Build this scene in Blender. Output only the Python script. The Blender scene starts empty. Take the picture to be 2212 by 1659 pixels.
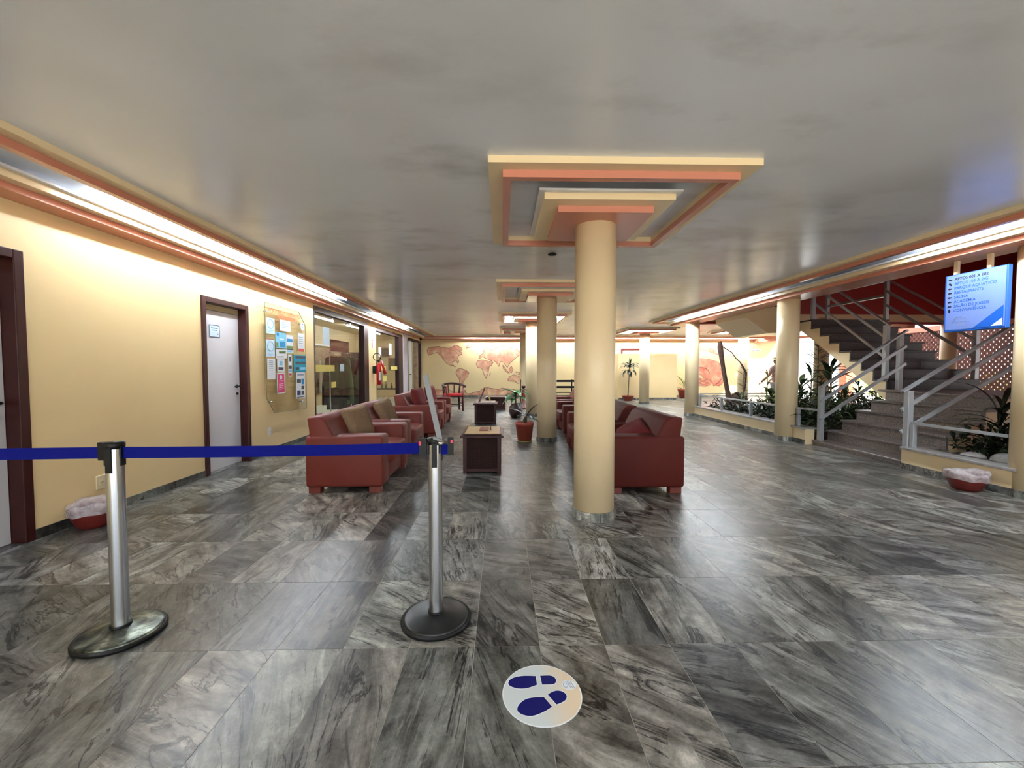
import bpy, bmesh, math, random
from mathutils import Vector, Matrix, Euler
random.seed(7)
PI = math.pi
scene = bpy.context.scene
C = scene.collection

# ------------------------------------------------------------------ camera, sky, exposure
cam_data = bpy.data.cameras.new('camera')
cam_data.sensor_width = 36.0
cam_data.lens = 900.0 / 2212.0 * 36.0
cam_data.clip_start = 0.05
cam_data.clip_end = 200
cam = bpy.data.objects.new('camera', cam_data)
cam.location = (0, 0, 1.28)
cam.rotation_euler = (math.radians(90 - 2.258), 0, math.radians(-1.337))
C.objects.link(cam)
scene.camera = cam

world = bpy.data.worlds.new('world')
scene.world = world
world.use_nodes = True
wn = world.node_tree
wn.nodes.clear()
bg = wn.nodes.new('ShaderNodeBackground')
bg.inputs['Color'].default_value = (0.84, 0.92, 1.0, 1)
bg.inputs['Strength'].default_value = 2.0
wo = wn.nodes.new('ShaderNodeOutputWorld')
wn.links.new(bg.outputs[0], wo.inputs[0])

sun_d = bpy.data.lights.new('sun', 'SUN')
sun_d.energy = 15.0; sun_d.angle = math.radians(1.0); sun_d.color = (1.0, .96, .91)
sun = bpy.data.objects.new('sun', sun_d)
sun.rotation_euler = (math.radians(38), 0, math.radians(62))    # from the garden side, behind the camera
C.objects.link(sun)

def portal(name, loc, rot, sx, sy):
    d = bpy.data.lights.new(name, 'AREA')
    d.shape = 'RECTANGLE'; d.size = sx; d.size_y = sy
    d.cycles.is_portal = True
    o = bpy.data.objects.new(name, d)
    o.location = loc; o.rotation_euler = rot
    C.objects.link(o)
portal('sky_portal_entrance', (0.8, -3.6, 1.35), (math.radians(90), 0, 0), 9.0, 2.5)
portal('sky_portal_garden', (13.9, 14.5, 1.4), (math.radians(90), 0, math.radians(90)), 7.0, 2.4)

scene.view_settings.view_transform = 'Standard'
scene.view_settings.look = 'None'
scene.view_settings.gamma = 1.0
scene.view_settings.use_curve_mapping = False
scene.view_settings.exposure = 1.0
scene.cycles.use_denoising = True
scene.cycles.max_bounces = 8
scene.cycles.diffuse_bounces = 4
scene.cycles.transparent_max_bounces = 12
scene.cycles.sample_clamp_indirect = 8.0
scene.cycles.caustics_reflective = False
scene.cycles.caustics_refractive = False

# ------------------------------------------------------------------ materials
MATS = {}
def lin(r, g, b):
    f = lambda c: (c/255/12.92) if c/255 <= .04045 else ((c/255+.055)/1.055)**2.4
    return (f(r), f(g), f(b), 1)
def new_mat(name):
    m = bpy.data.materials.new(name); m.use_nodes = True
    nt = m.node_tree; nt.nodes.clear()
    out = nt.nodes.new('ShaderNodeOutputMaterial')
    b = nt.nodes.new('ShaderNodeBsdfPrincipled')
    nt.links.new(b.outputs[0], out.inputs[0])
    MATS[name] = m
    return m, nt, b
def node(nt, t, **kw):
    n = nt.nodes.new(t)
    for k, v in kw.items():
        setattr(n, k, v)
    return n
def mixc(nt, fac, a, b, mode='MIX'):
    n = node(nt, 'ShaderNodeMix', data_type='RGBA', blend_type=mode)
    for i, v in ((0, fac), (6, a), (7, b)):
        if isinstance(v, (int, float)): n.inputs[i].default_value = v
        elif isinstance(v, tuple): n.inputs[i].default_value = v
        else: nt.links.new(v, n.inputs[i])
    return n.outputs[2]
def math_n(nt, op, a, b=None, c=None, clamp=False):
    n = node(nt, 'ShaderNodeMath', operation=op, use_clamp=clamp)
    for i, v in enumerate((a, b, c)):
        if v is None: continue
        if isinstance(v, (int, float)): n.inputs[i].default_value = v
        else: nt.links.new(v, n.inputs[i])
    return n.outputs[0]
def noise(nt, vec, scale, detail=3, rough=.5, dist=0):
    n = node(nt, 'ShaderNodeTexNoise')
    n.inputs['Scale'].default_value = scale; n.inputs['Detail'].default_value = detail
    n.inputs['Roughness'].default_value = rough; n.inputs['Distortion'].default_value = dist
    if vec is not None: nt.links.new(vec, n.inputs['Vector'])
    return n.outputs['Fac']
def ramp(nt, fac, stops):
    n = node(nt, 'ShaderNodeValToRGB')
    while len(n.color_ramp.elements) < len(stops): n.color_ramp.elements.new(.5)
    for e, (p, c) in zip(n.color_ramp.elements, stops):
        e.position = p; e.color = c
    nt.links.new(fac, n.inputs[0])
    return n.outputs[0]
def bump(nt, b, h, strength=.2, dist=.01):
    n = node(nt, 'ShaderNodeBump')
    n.inputs['Strength'].default_value = strength; n.inputs['Distance'].default_value = dist
    nt.links.new(h, n.inputs['Height']); nt.links.new(n.outputs[0], b.inputs['Normal'])
def objco(nt): return node(nt, 'ShaderNodeTexCoord').outputs['Object']
def posco(nt): return node(nt, 'ShaderNodeNewGeometry').outputs['Position']

def simple(name, col, rough=.5, metal=0, var=.06, scale=6, bumps=0, bscale=60, spec=.5, coat=0):
    m, nt, b = new_mat(name)
    co = objco(nt)
    if var:
        f = noise(nt, co, scale, 4)
        lo = tuple(c*(1-var*2) for c in col[:3]) + (1,)
        hi = tuple(min(1, c*(1+var*2)) for c in col[:3]) + (1,)
        nt.links.new(mixc(nt, f, lo, hi), b.inputs['Base Color'])
    else:
        b.inputs['Base Color'].default_value = col
    b.inputs['Roughness'].default_value = rough
    b.inputs['Metallic'].default_value = metal
    b.inputs['Specular IOR Level'].default_value = spec
    b.inputs['Coat Weight'].default_value = coat
    if bumps:
        bump(nt, b, noise(nt, co, bscale, 3), bumps, .004)
    return m
def emit(name, col, strength):
    m, nt, b = new_mat(name)
    b.inputs['Base Color'].default_value = (.8, .8, .8, 1)
    b.inputs['Emission Color'].default_value = col
    b.inputs['Emission Strength'].default_value = strength
    return m
def thin_glass(name, tint, refl=1.0):
    m = bpy.data.materials.new(name); m.use_nodes = True
    nt = m.node_tree; nt.nodes.clear()
    out = nt.nodes.new('ShaderNodeOutputMaterial')
    tr = nt.nodes.new('ShaderNodeBsdfTransparent'); tr.inputs[0].default_value = tint
    gl = nt.nodes.new('ShaderNodeBsdfGlossy'); gl.inputs['Roughness'].default_value = .02
    fr = nt.nodes.new('ShaderNodeFresnel'); fr.inputs[0].default_value = 1.45
    mx = nt.nodes.new('ShaderNodeMixShader')
    f = math_n(nt, 'MULTIPLY', fr.outputs[0], refl, clamp=True)
    nt.links.new(f, mx.inputs[0]); nt.links.new(tr.outputs[0], mx.inputs[1]); nt.links.new(gl.outputs[0], mx.inputs[2])
    nt.links.new(mx.outputs[0], out.inputs[0])
    MATS[name] = m
    return m

simple('cream', lin(231, 209, 168), .3, var=.03, scale=2.5, bumps=.05, bscale=140)
simple('cream_wall', lin(232, 206, 155), .5, var=.04, scale=1.2, bumps=.05, bscale=140)
simple('salmon', lin(198, 130, 108), .22, var=.03, scale=2)
simple('salmon_deep', lin(150, 34, 30), .5, var=.08, scale=2)
simple('salmon_wall', lin(214, 138, 114), .5, var=.05, scale=2)
simple('white_board', lin(226, 226, 228), .4, var=.03)
simple('white_door', lin(214, 213, 218), .45, var=.03, scale=3)
simple('dark_wood', lin(52, 18, 15), .4, spec=.3, var=.25, scale=9, bumps=.1, bscale=40)
simple('jamb_dark', lin(42, 22, 24), .4, spec=.25, var=.2, scale=9)
simple('white_clad', lin(214, 206, 218), .4, var=.03)
simple('glass_edge', lin(110, 120, 92), .3, var=0)
simple('red_wood', lin(92, 24, 22), .3, var=.25, scale=9)
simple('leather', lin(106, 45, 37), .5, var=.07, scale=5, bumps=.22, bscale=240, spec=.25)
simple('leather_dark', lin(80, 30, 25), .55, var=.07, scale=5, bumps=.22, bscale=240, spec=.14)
simple('leg_wood', lin(100, 40, 29), .4, var=.1, scale=12)
simple('fabric_beige', lin(132, 108, 82), .9, var=.12, scale=30, bumps=.4, bscale=220)
simple('fabric_red', lin(98, 16, 19), .85, var=.1, scale=20, bumps=.3, bscale=220)
simple('seat_red', lin(190, 26, 34), .7, var=.06, scale=20)
simple('chrome', lin(200, 203, 208), .24, metal=1, var=.03, scale=20)
simple('steel_bar', lin(108, 109, 111), .5, metal=.3, var=.04, scale=20)
simple('rail_paint', lin(172, 176, 180), .35, metal=.3, var=.05, scale=14)
simple('black_plastic', lin(10, 10, 11), .45, spec=.25, var=.15, scale=20)
simple('black_paint', lin(16, 16, 18), .6, spec=.2, var=.1, scale=10)
simple('belt_blue', lin(3, 12, 104), .85, spec=.15, var=.06, scale=40, bumps=.3, bscale=500)
simple('belt_tag', lin(226, 60, 90), .6, var=0)
simple('terracotta', lin(150, 66, 50), .6, var=.1, scale=14, bumps=.15, bscale=90)
simple('bin_red', lin(104, 32, 26), .45, var=.08, scale=14)
simple('saucer', lin(176, 172, 110), .6, var=.05)
simple('soil', lin(50, 38, 30), .95, var=.3, scale=40, bumps=.8, bscale=60)
simple('vase_dark', lin(58, 34, 34), .25, var=.3, scale=8)
simple('leaf', lin(44, 92, 44), .35, var=.3, scale=7)
simple('leaf_dark', lin(26, 40, 22), .4, var=.35, scale=7)
simple('leaf_garden', lin(46, 62, 30), .4, var=.4, scale=5)
simple('leaf_pale', lin(150, 156, 84), .45, var=.25, scale=7)
simple('leaf_bronze', lin(96, 82, 48), .45, var=.35, scale=7)
simple('stem', lin(96, 78, 54), .8, var=.2, scale=20)
simple('stem_green', lin(84, 108, 52), .6, var=.15, scale=20)
simple('bark', lin(74, 52, 44), .95, var=.45, scale=16, bumps=1.0, bscale=30)
simple('paper', lin(228, 233, 238), .7, var=.02)
simple('paper_cool', lin(206, 226, 240), .7, var=.04, scale=12)
simple('ink_grey', lin(140, 150, 168), .8, var=0)
simple('ink_navy', lin(36, 52, 96), .8, var=0)
simple('ink_dark', lin(34, 34, 40), .8, var=0)
simple('ink_blue', lin(44, 138, 196), .8, var=.1, scale=30)
simple('ink_sky', lin(130, 200, 232), .8, var=.1, scale=15)
simple('ink_cyan', lin(38, 150, 178), .8, var=.1, scale=30)
simple('ink_pink', lin(204, 66, 116), .8, var=.03)
simple('ink_green', lin(110, 136, 80), .8, var=.3, scale=30)
simple('ink_orange', lin(218, 112, 70), .8, var=.05)
simple('ink_red', lin(196, 84, 72), .8, var=.05)
simple('ink_photo', lin(70, 70, 76), .8, var=.6, scale=60)
simple('sticker_yellow', lin(224, 206, 112), .6, var=.05)
simple('outlet_white', lin(226, 226, 228), .4, var=.02)
simple('outlet_plastic', lin(222, 206, 168), .4, var=.02)
simple('ext_red', lin(186, 18, 30), .25, var=.03)
simple('sign_face', lin(108, 132, 198), .35, var=.02)
simple('sign_blue', lin(14, 84, 180), .4, var=.03)
simple('sign_text', lin(36, 86, 160), .5, var=0)
simple('sign_arrow', lin(14, 18, 40), .5, var=0)
simple('sticker_navy', lin(3, 4, 92), .6, spec=.2, var=.05)
simple('skin', lin(196, 148, 122), .55, var=.05)
simple('shirt_pink', lin(214, 182, 184), .85, var=.08, scale=12)
simple('trousers', lin(196, 196, 204), .85, var=.06)
simple('hair_dark', lin(74, 50, 40), .8, var=.2, scale=30)
simple('hat_straw', lin(216, 196, 158), .85, var=.08, scale=40)
simple('shop_wall', lin(206, 184, 142), .6, var=.06, scale=2)
simple('shop_floor', lin(214, 218, 200), .3, var=.06, scale=2)
simple('shop_panel', lin(146, 124, 100), .7, var=.4, scale=7)
simple('cloth_black', lin(10, 10, 11), .95, spec=.1, var=.3, scale=20)
simple('cloth_green', lin(44, 74, 40), .9, var=.3, scale=20)
simple('cloth_brown', lin(104, 90, 70), .9, var=.3, scale=14)
simple('cloth_olive', lin(84, 82, 58), .9, var=.3, scale=14)
simple('cloth_maroon', lin(110, 8, 40), .8, var=.1)
simple('cloth_pale', lin(188, 176, 158), .9, var=.1)
simple('concrete_out', lin(200, 196, 186), .9, var=.1, scale=2)
simple('orange_wall', lin(224, 128, 96), .7, var=.04)
simple('lawn', lin(130, 150, 84), .95, var=.2, scale=3)
simple('lattice_clay', lin(100, 60, 50), .8, var=.15, scale=20)
simple('cap_stone', lin(150, 148, 146), .3, var=.25, scale=18)
simple('tan_top', lin(206, 176, 128), .3, var=.05, scale=12)
simple('tray_brown', lin(136, 76, 56), .5, var=.1)
simple('frame_wood', lin(196, 168, 104), .5, var=.15, scale=20)
simple('lamp_white', lin(240, 240, 240), .4, var=0)
simple('grout', lin(176, 172, 164), .8, var=.1, scale=30)
emit('tube_on', (0.84, 0.94, 1.0, 1), 125.0)
emit('tube_aged', (0.86, 0.94, 1.0, 1), 66.0)
simple('tube_off', lin(206, 210, 214), .3, var=0)
emit('shop_lamp', (1.0, 0.95, 0.86, 1), 18.0)
thin_glass('glass', (.98, .985, .97, 1), .12)
thin_glass('glass_board', (.985, .985, .95, 1), .2)
thin_glass('bag_film', (.86, .83, .86, 1), 1.4)

# stone floor tile: grey quartzite, each tile with its own tone and vein direction
def stone(name, tone=1.0, rough=.2, vein=1.0):
    m, nt, b = new_mat(name)
    geo = node(nt, 'ShaderNodeNewGeometry'); oi = node(nt, 'ShaderNodeObjectInfo')
    rnd = math_n(nt, 'FRACT', math_n(nt, 'ADD', math_n(nt, 'MULTIPLY', oi.outputs['Random'], 7.31), geo.outputs['Random Per Island']))
    r2 = math_n(nt, 'FRACT', math_n(nt, 'MULTIPLY', rnd, 17.17))
    r3 = math_n(nt, 'FRACT', math_n(nt, 'MULTIPLY', rnd, 53.71))
    cx = node(nt, 'ShaderNodeCombineXYZ')
    nt.links.new(math_n(nt, 'MULTIPLY', r2, 91), cx.inputs[0]); nt.links.new(math_n(nt, 'MULTIPLY', r3, 57), cx.inputs[1])
    add = node(nt, 'ShaderNodeVectorMath', operation='ADD')
    nt.links.new(geo.outputs['Position'], add.inputs[0]); nt.links.new(cx.outputs[0], add.inputs[1])
    rot = node(nt, 'ShaderNodeVectorRotate', rotation_type='Z_AXIS')
    nt.links.new(add.outputs[0], rot.inputs['Vector'])
    nt.links.new(math_n(nt, 'MULTIPLY_ADD', r2, 1.5, .25), rot.inputs['Angle'])
    mp = node(nt, 'ShaderNodeMapping'); mp.inputs['Scale'].default_value = (.9, 3.6, 1.0)
    nt.links.new(rot.outputs[0], mp.inputs[0])
    n1 = noise(nt, mp.outputs[0], 2.1, 10, .68, .9)
    base = ramp(nt, n1, [(.30, (.10, .098, .094, 1)), (.46, (.215, .21, .20, 1)), (.58, (.33, .325, .31, 1)), (.72, (.54, .53, .51, 1))])
    cl = noise(nt, rot.outputs[0], 7.0, 10, .72, .4)
    base = mixc(nt, .55, base, ramp(nt, cl, [(.32, (.12, .12, .12, 1)), (.5, (.5, .5, .5, 1)), (.68, (.88, .88, .88, 1))]), 'OVERLAY')
    # fine grain
    g = noise(nt, add.outputs[0], 70, 3, .7)
    base = mixc(nt, .35, base, ramp(nt, g, [(.3, (.1, .1, .1, 1)), (.7, (.42, .41, .39, 1))]), 'OVERLAY')
    # veins: thin dark lines where a warped noise crosses its middle
    mp2 = node(nt, 'ShaderNodeMapping'); mp2.inputs['Scale'].default_value = (.7, 3.6, 1.0)
    nt.links.new(rot.outputs[0], mp2.inputs[0])
    v = noise(nt, mp2.outputs[0], 1.6, 8, .62, .9)
    d = math_n(nt, 'ABSOLUTE', math_n(nt, 'SUBTRACT', v, .5))
    line = math_n(nt, 'SUBTRACT', 1.0, math_n(nt, 'DIVIDE', d, .022), clamp=True)
    patch = math_n(nt, 'GREATER_THAN', noise(nt, rot.outputs[0], 2.6, 2), .44)
    fac = math_n(nt, 'MULTIPLY', math_n(nt, 'MULTIPLY', line, patch), .85*vein, clamp=True)
    base = mixc(nt, fac, base, (.035, .035, .038, 1))
    mp3 = node(nt, 'ShaderNodeMapping'); mp3.inputs['Scale'].default_value = (1.1, 13.0, 1.0)
    nt.links.new(rot.outputs[0], mp3.inputs[0])
    dash = noise(nt, mp3.outputs[0], 3.4, 6, .7, .35)
    dfac = math_n(nt, 'MULTIPLY', ramp(nt, dash, [(.595, (0, 0, 0, 1)), (.635, (1, 1, 1, 1))]), math_n(nt, 'MULTIPLY_ADD', r3, .9, .1), clamp=True)
    base = mixc(nt, math_n(nt, 'MULTIPLY', dfac, .8*vein), base, (.05, .05, .052, 1))
    lfac = math_n(nt, 'MULTIPLY', ramp(nt, dash, [(.30, (1, 1, 1, 1)), (.42, (0, 0, 0, 1))]), r2)
    base = mixc(nt, math_n(nt, 'MULTIPLY', lfac, .45), base, (.62, .60, .57, 1))
    mp4 = node(nt, 'ShaderNodeMapping'); mp4.inputs['Scale'].default_value = (1.0, 2.8, 1.0); mp4.inputs['Location'].default_value = (3, 7, 0)
    nt.links.new(rot.outputs[0], mp4.inputs[0])
    blot = ramp(nt, noise(nt, mp4.outputs[0], 1.9, 9, .66, .8), [(.575, (0, 0, 0, 1)), (.63, (1, 1, 1, 1))])
    base = mixc(nt, math_n(nt, 'MULTIPLY', blot, .62*vein), base, (.055, .055, .058, 1))
    bc = node(nt, 'ShaderNodeBrightContrast'); bc.inputs['Bright'].default_value = .03; bc.inputs['Contrast'].default_value = .22
    nt.links.new(base, bc.inputs['Color']); base = bc.outputs[0]
    # tone and tint of the tile
    t = math_n(nt, 'MULTIPLY_ADD', math_n(nt, 'POWER', rnd, 1.5), 1.15, .48)
    t = math_n(nt, 'MULTIPLY', t, tone)
    cm = node(nt, 'ShaderNodeCombineColor')
    for i in range(3): nt.links.new(t, cm.inputs[i])
    base = mixc(nt, 1.0, base, cm.outputs[0], 'MULTIPLY')
    tint = ramp(nt, r3, [(.0, (1.0, .97, .94, 1)), (.45, (.99, 1.0, .99, 1)), (.75, (.93, 1.0, .97, 1)), (1.0, (.94, .97, 1.03, 1))])
    base = mixc(nt, 1.0, base, tint, 'MULTIPLY')
    nt.links.new(base, b.inputs['Base Color'])
    rr = math_n(nt, 'MULTIPLY_ADD', n1, .10, rough - .05)
    nt.links.new(rr, b.inputs['Roughness'])
    bump(nt, b, n1, .06, .01)
    return m
stone('stone', .92, .32)
stone('stone_base', .7, .35)
stone('stone_plinth', 1.25, .35, .6)

def granite(name, lo, hi, rough=.35):
    m, nt, b = new_mat(name)
    co = posco(nt)
    a = noise(nt, co, 55, 4, .7); c = noise(nt, co, 5, 4)
    base = ramp(nt, a, [(.34, lo), (.5, tuple((x+y)/2 for x, y in zip(lo, hi))), (.66, hi)])
    base = mixc(nt, math_n(nt, 'MULTIPLY', c, .5), base, lo)
    nt.links.new(base, b.inputs['Base Color']); b.inputs['Roughness'].default_value = rough
    return m
granite('granite', lin(84, 76, 73), lin(166, 155, 149), .35)
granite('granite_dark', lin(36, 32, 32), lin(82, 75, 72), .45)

def ceiling_mat():
    m, nt, b = new_mat('ceiling_paint')
    co = posco(nt)
    big = noise(nt, co, .45, 3, .5)
    med = noise(nt, co, 1.6, 3, .5)
    base = ramp(nt, big, [(.30, lin(205, 208, 214)), (.50, lin(224, 228, 237)), (.66, lin(230, 234, 242))])
    mp = node(nt, 'ShaderNodeMapping'); mp.inputs['Scale'].default_value = (.8, 1.5, 1)
    nt.links.new(co, mp.inputs[0])
    st = noise(nt, mp.outputs[0], 1.5, 5, .6)
    zone = noise(nt, co, .30, 2)
    st = math_n(nt, 'MULTIPLY', ramp(nt, st, [(.50, (0, 0, 0, 1)), (.78, (1, 1, 1, 1))]), ramp(nt, zone, [(.42, (0, 0, 0, 1)), (.60, (1, 1, 1, 1))]))
    base = mixc(nt, math_n(nt, 'MULTIPLY', st, .6), base, lin(150, 145, 142))
    nt.links.new(base, b.inputs['Base Color'])
    rr = ramp(nt, med, [(.30, (.19, .19, .19, 1)), (.70, (.26, .26, .26, 1))])
    nt.links.new(rr, b.inputs['Roughness'])
    bump(nt, b, noise(nt, mp.outputs[0], 1.6, 2, .4, .2), .16, .02)
ceiling_mat()

def wicker():
    m, nt, b = new_mat('wicker')
    co = objco(nt)
    w = node(nt, 'ShaderNodeTexWave', wave_type='BANDS', bands_direction='Z'); w.inputs['Scale'].default_value = 22
    w2 = node(nt, 'ShaderNodeTexWave', wave_type='BANDS', bands_direction='X'); w2.inputs['Scale'].default_value = 16
    nt.links.new(co, w.inputs[0]); nt.links.new(co, w2.inputs[0])
    f = math_n(nt, 'MULTIPLY', w.outputs['Fac'], w2.outputs['Fac'])
    base = ramp(nt, f, [(0, lin(20, 8, 6)), (1, lin(70, 36, 28))])
    nt.links.new(base, b.inputs['Base Color']); b.inputs['Roughness'].default_value = .6; b.inputs['Specular IOR Level'].default_value = .2
    bump(nt, b, f, .6, .006)
wicker()

def mural_paint():
    m, nt, b = new_mat('mural_paint')
    co = objco(nt)
    f = noise(nt, co, 2.6, 5, .6, .6)
    base = ramp(nt, f, [(.30, lin(186, 112, 92)), (.5, lin(214, 156, 126)), (.68, lin(236, 204, 160))])
    nt.links.new(base, b.inputs['Base Color']); b.inputs['Roughness'].default_value = .6
    m, nt, b = new_mat('mural_coral')
    co = objco(nt)
    f = noise(nt, co, 3.2, 4, .6, .6)
    base = ramp(nt, f, [(.30, lin(220, 110, 92)), (.55, lin(236, 150, 120)), (.7, lin(240, 186, 150))])
    nt.links.new(base, b.inputs['Base Color']); b.inputs['Roughness'].default_value = .6
mural_paint()
simple('mural_outline', lin(140, 92, 76), .7, var=.2, scale=20)

# ------------------------------------------------------------------ geometry helpers
def add_box(bm, x0, x1, y0, y1, z0, z1):
    vs = [bm.verts.new((x, y, z)) for x in (x0, x1) for y in (y0, y1) for z in (z0, z1)]
    a, b_, c, d, e, f, g, h = vs   # 000 001 010 011 100 101 110 111
    for q in ((a, b_, d, c), (e, g, h, f), (a, e, f, b_), (c, d, h, g), (a, c, g, e), (b_, f, h, d)):
        bm.faces.new(q)
    return vs
def add_prism(bm, pts, axis, a0, a1):
    """extrude a closed 2-D outline along an axis; pts in the other two axes, in order"""
    def P(p, a):
        if axis == 'x': return (a, p[0], p[1])
        if axis == 'y': return (p[0], a, p[1])
        return (p[0], p[1], a)
    v0 = [bm.verts.new(P(p, a0)) for p in pts]; v1 = [bm.verts.new(P(p, a1)) for p in pts]
    n = len(pts)
    bm.faces.new(v0); bm.faces.new(v1[::-1])
    for i in range(n):
        bm.faces.new((v0[i], v1[i], v1[(i+1) % n], v0[(i+1) % n]))
def add_lathe(bm, prof, seg=32, cx=0, cy=0, sx=1, sy=1, close=True):
    rings = []
    for r, z in prof:
        rings.append([bm.verts.new((cx + sx*r*math.cos(2*PI*i/seg), cy + sy*r*math.sin(2*PI*i/seg), z)) for i in range(seg)])
    for a, b_ in zip(rings, rings[1:]):
        for i in range(seg):
            bm.faces.new((a[i], a[(i+1) % seg], b_[(i+1) % seg], b_[i]))
    if close:
        bm.faces.new(rings[0][::-1]); bm.faces.new(rings[-1])
def add_tube(bm, pts, r, seg=8, radii=None, closed=False):
    pts = [Vector(p) for p in pts]; n = len(pts); rings = []; up = None
    for i, p in enumerate(pts):
        if closed: t = pts[(i+1) % n] - pts[i-1]
        else: t = pts[min(i+1, n-1)] - pts[max(i-1, 0)]
        t.normalize()
        if up is None:
            up = Vector((0, 0, 1)) if abs(t.z) < .9 else Vector((1, 0, 0))
        a = t.cross(up)
        if a.length < 1e-6: a = t.cross(Vector((0, 1, 0)))
        a.normalize(); b_ = a.cross(t); up = b_
        rr = radii[i] if radii else r
        rings.append([bm.verts.new(p + a*rr*math.cos(2*PI*k/seg) + b_*rr*math.sin(2*PI*k/seg)) for k in range(seg)])
    prs = list(zip(rings, rings[1:]))
    if closed: prs.append((rings[-1], rings[0]))
    for a, b_ in prs:
        for k in range(seg):
            bm.faces.new((a[k], a[(k+1) % seg], b_[(k+1) % seg], b_[k]))
    if not closed:
        bm.faces.new(rings[0][::-1]); bm.faces.new(rings[-1])
def add_bar(bm, p, q, w, h):
    """rectangular bar from p to q, w across and h high"""
    p, q = Vector(p), Vector(q); t = (q-p).normalized()
    up = Vector((0, 0, 1)) if abs(t.z) < .95 else Vector((1, 0, 0))
    a = t.cross(up).normalized(); b_ = a.cross(t)
    vs = []
    for o in (p, q):
        for s, u in ((-1, -1), (1, -1), (1, 1), (-1, 1)):
            vs.append(bm.verts.new(o + a*s*w/2 + b_*u*h/2))
    bm.faces.new(vs[:4][::-1]); bm.faces.new(vs[4:])
    for i in range(4):
        bm.faces.new((vs[i], vs[(i+1) % 4], vs[4+(i+1) % 4], vs[4+i]))
def mesh(name, bm, bevel=0, seg=2, smooth=False):
    if bevel:
        bmesh.ops.bevel(bm, geom=list(bm.edges), offset=bevel, segments=seg, profile=.5, affect='EDGES', clamp_overlap=True)
    bmesh.ops.recalc_face_normals(bm, faces=bm.faces)
    me = bpy.data.meshes.new(name); bm.to_mesh(me); bm.free()
    if smooth:
        for p in me.polygons: p.use_smooth = True
    return me
def obj(name, me, mat=None, parent=None, loc=None, rot=None, scale=None):
    o = bpy.data.objects.new(name, me); C.objects.link(o)
    if mat is not None and not me.materials: me.materials.append(MATS[mat])
    if parent: o.parent = parent
    if loc is not None: o.location = loc
    if rot is not None: o.rotation_euler = rot
    if scale is not None: o.scale = scale
    return o
class G:
    """collects shapes, then builds one mesh object"""
    def __init__(s): s.bm = bmesh.new()
    def box(s, *a): add_box(s.bm, *a); return s
    def prism(s, *a): add_prism(s.bm, *a); return s
    def lathe(s, *a, **k): add_lathe(s.bm, *a, **k); return s
    def tube(s, *a, **k): add_tube(s.bm, *a, **k); return s
    def bar(s, *a): add_bar(s.bm, *a); return s
    def poly(s, pts, tri=True):
        f = s.bm.faces.new([s.bm.verts.new(p) for p in pts])
        if tri: bmesh.ops.triangulate(s.bm, faces=[f])
        return s
    def build(s, name, mat, parent=None, bevel=0, seg=2, smooth=False, **k):
        return obj(name, mesh(name, s.bm, bevel, seg, smooth), mat, parent, **k)
def tag(o, label=None, cat=None, group=None, kind=None):
    if label: o['label'] = label
    if cat: o['category'] = cat
    if group: o['group'] = group
    if kind: o['kind'] = kind
    return o
def thing(name, label, cat, loc=(0, 0, 0), rotz=0, group=None, kind=None):
    o = bpy.data.objects.new(name, None); C.objects.link(o)
    o.empty_display_size = .1
    o.location = loc; o.rotation_euler = (0, 0, rotz)
    return tag(o, label, cat, group, kind)
def copy_tree(o, parent=None):
    c = o.copy(); C.objects.link(c)
    if parent: c.parent = parent
    for ch in list(o.children): copy_tree(ch, c)
    return c
_text_cache = {}
def text_mesh(s, size, bold=0):
    cu = bpy.data.curves.new('lettering', 'FONT'); cu.body = s; cu.size = size; cu.offset = bold
    cu.resolution_u = 2
    t = bpy.data.objects.new('lettering', cu); C.objects.link(t)
    dg = bpy.context.evaluated_depsgraph_get()
    me = bpy.data.meshes.new_from_object(t.evaluated_get(dg))
    bpy.data.objects.remove(t); bpy.data.curves.remove(cu)
    me.materials.clear()
    return me
# ------------------------------------------------------------------ floor
WX = -3.48          # left wall plane
ZC = 2.622          # ceiling
FY = 18.05          # far wall plane
ground = G().box(-60, 70, -50, 80, -.6, -.12).build('ground', 'concrete_out')
tag(ground, 'pale sunlit paving outside the lobby', 'ground', kind='structure')
floor = G().box(-3.6, 14.2, -3.7, FY+.1, -.12, -.0012).build('floor', 'grout')
tag(floor, 'grey stone floor of the lobby laid in long tiles', 'floor', kind='structure')

def proj(x, y, z):
    cy, sy = math.cos(math.radians(-1.337)), math.sin(math.radians(-1.337))
    X = cy*x + sy*y; Y = -sy*x + cy*y
    cp, sp = math.cos(math.radians(2.258)), math.sin(math.radians(2.258))
    Z = z - 1.28
    d = Y*cp - Z*sp; u = Y*sp + Z*cp
    if d < .05: return None
    return 1106 + 900*X/d, 829.5 - 900*u/d
TW, TL = .300, .600
cells = []
for i in range(-12, 50):
    for j in range(-9, 29):
        x0 = -.128 + TW*i; x1 = x0 + TW; y0 = 1.866 + TL*j; y1 = y0 + TL
        x0, x1 = max(x0, WX), min(x1, 14.1); y0, y1 = max(y0, -3.6), min(y1, FY)
        if x1 - x0 < .02 or y1 - y0 < .02: continue
        if x0 > 5.2 and y1 < 10.8: continue
        area = 0
        ps = [proj(x, y, 0) for x, y in ((x0, y0), (x1, y0), (x1, y1), (x0, y1))]
        if all(ps):
            cl = [(min(max(p[0], 0), 2212), min(max(p[1], 0), 1659)) for p in ps]
            area = abs(sum(cl[k][0]*cl[(k+1) % 4][1] - cl[(k+1) % 4][0]*cl[k][1] for k in range(4)))/2
        cells.append((area, x0, x1, y0, y1))
cells.sort(reverse=True)
bm = bmesh.new(); add_box(bm, 0, 1, 0, 1, -.001, 0)
tile_me = mesh('tile', bm)
tile_me.materials.append(MATS['stone'])
gap = .0012
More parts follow.
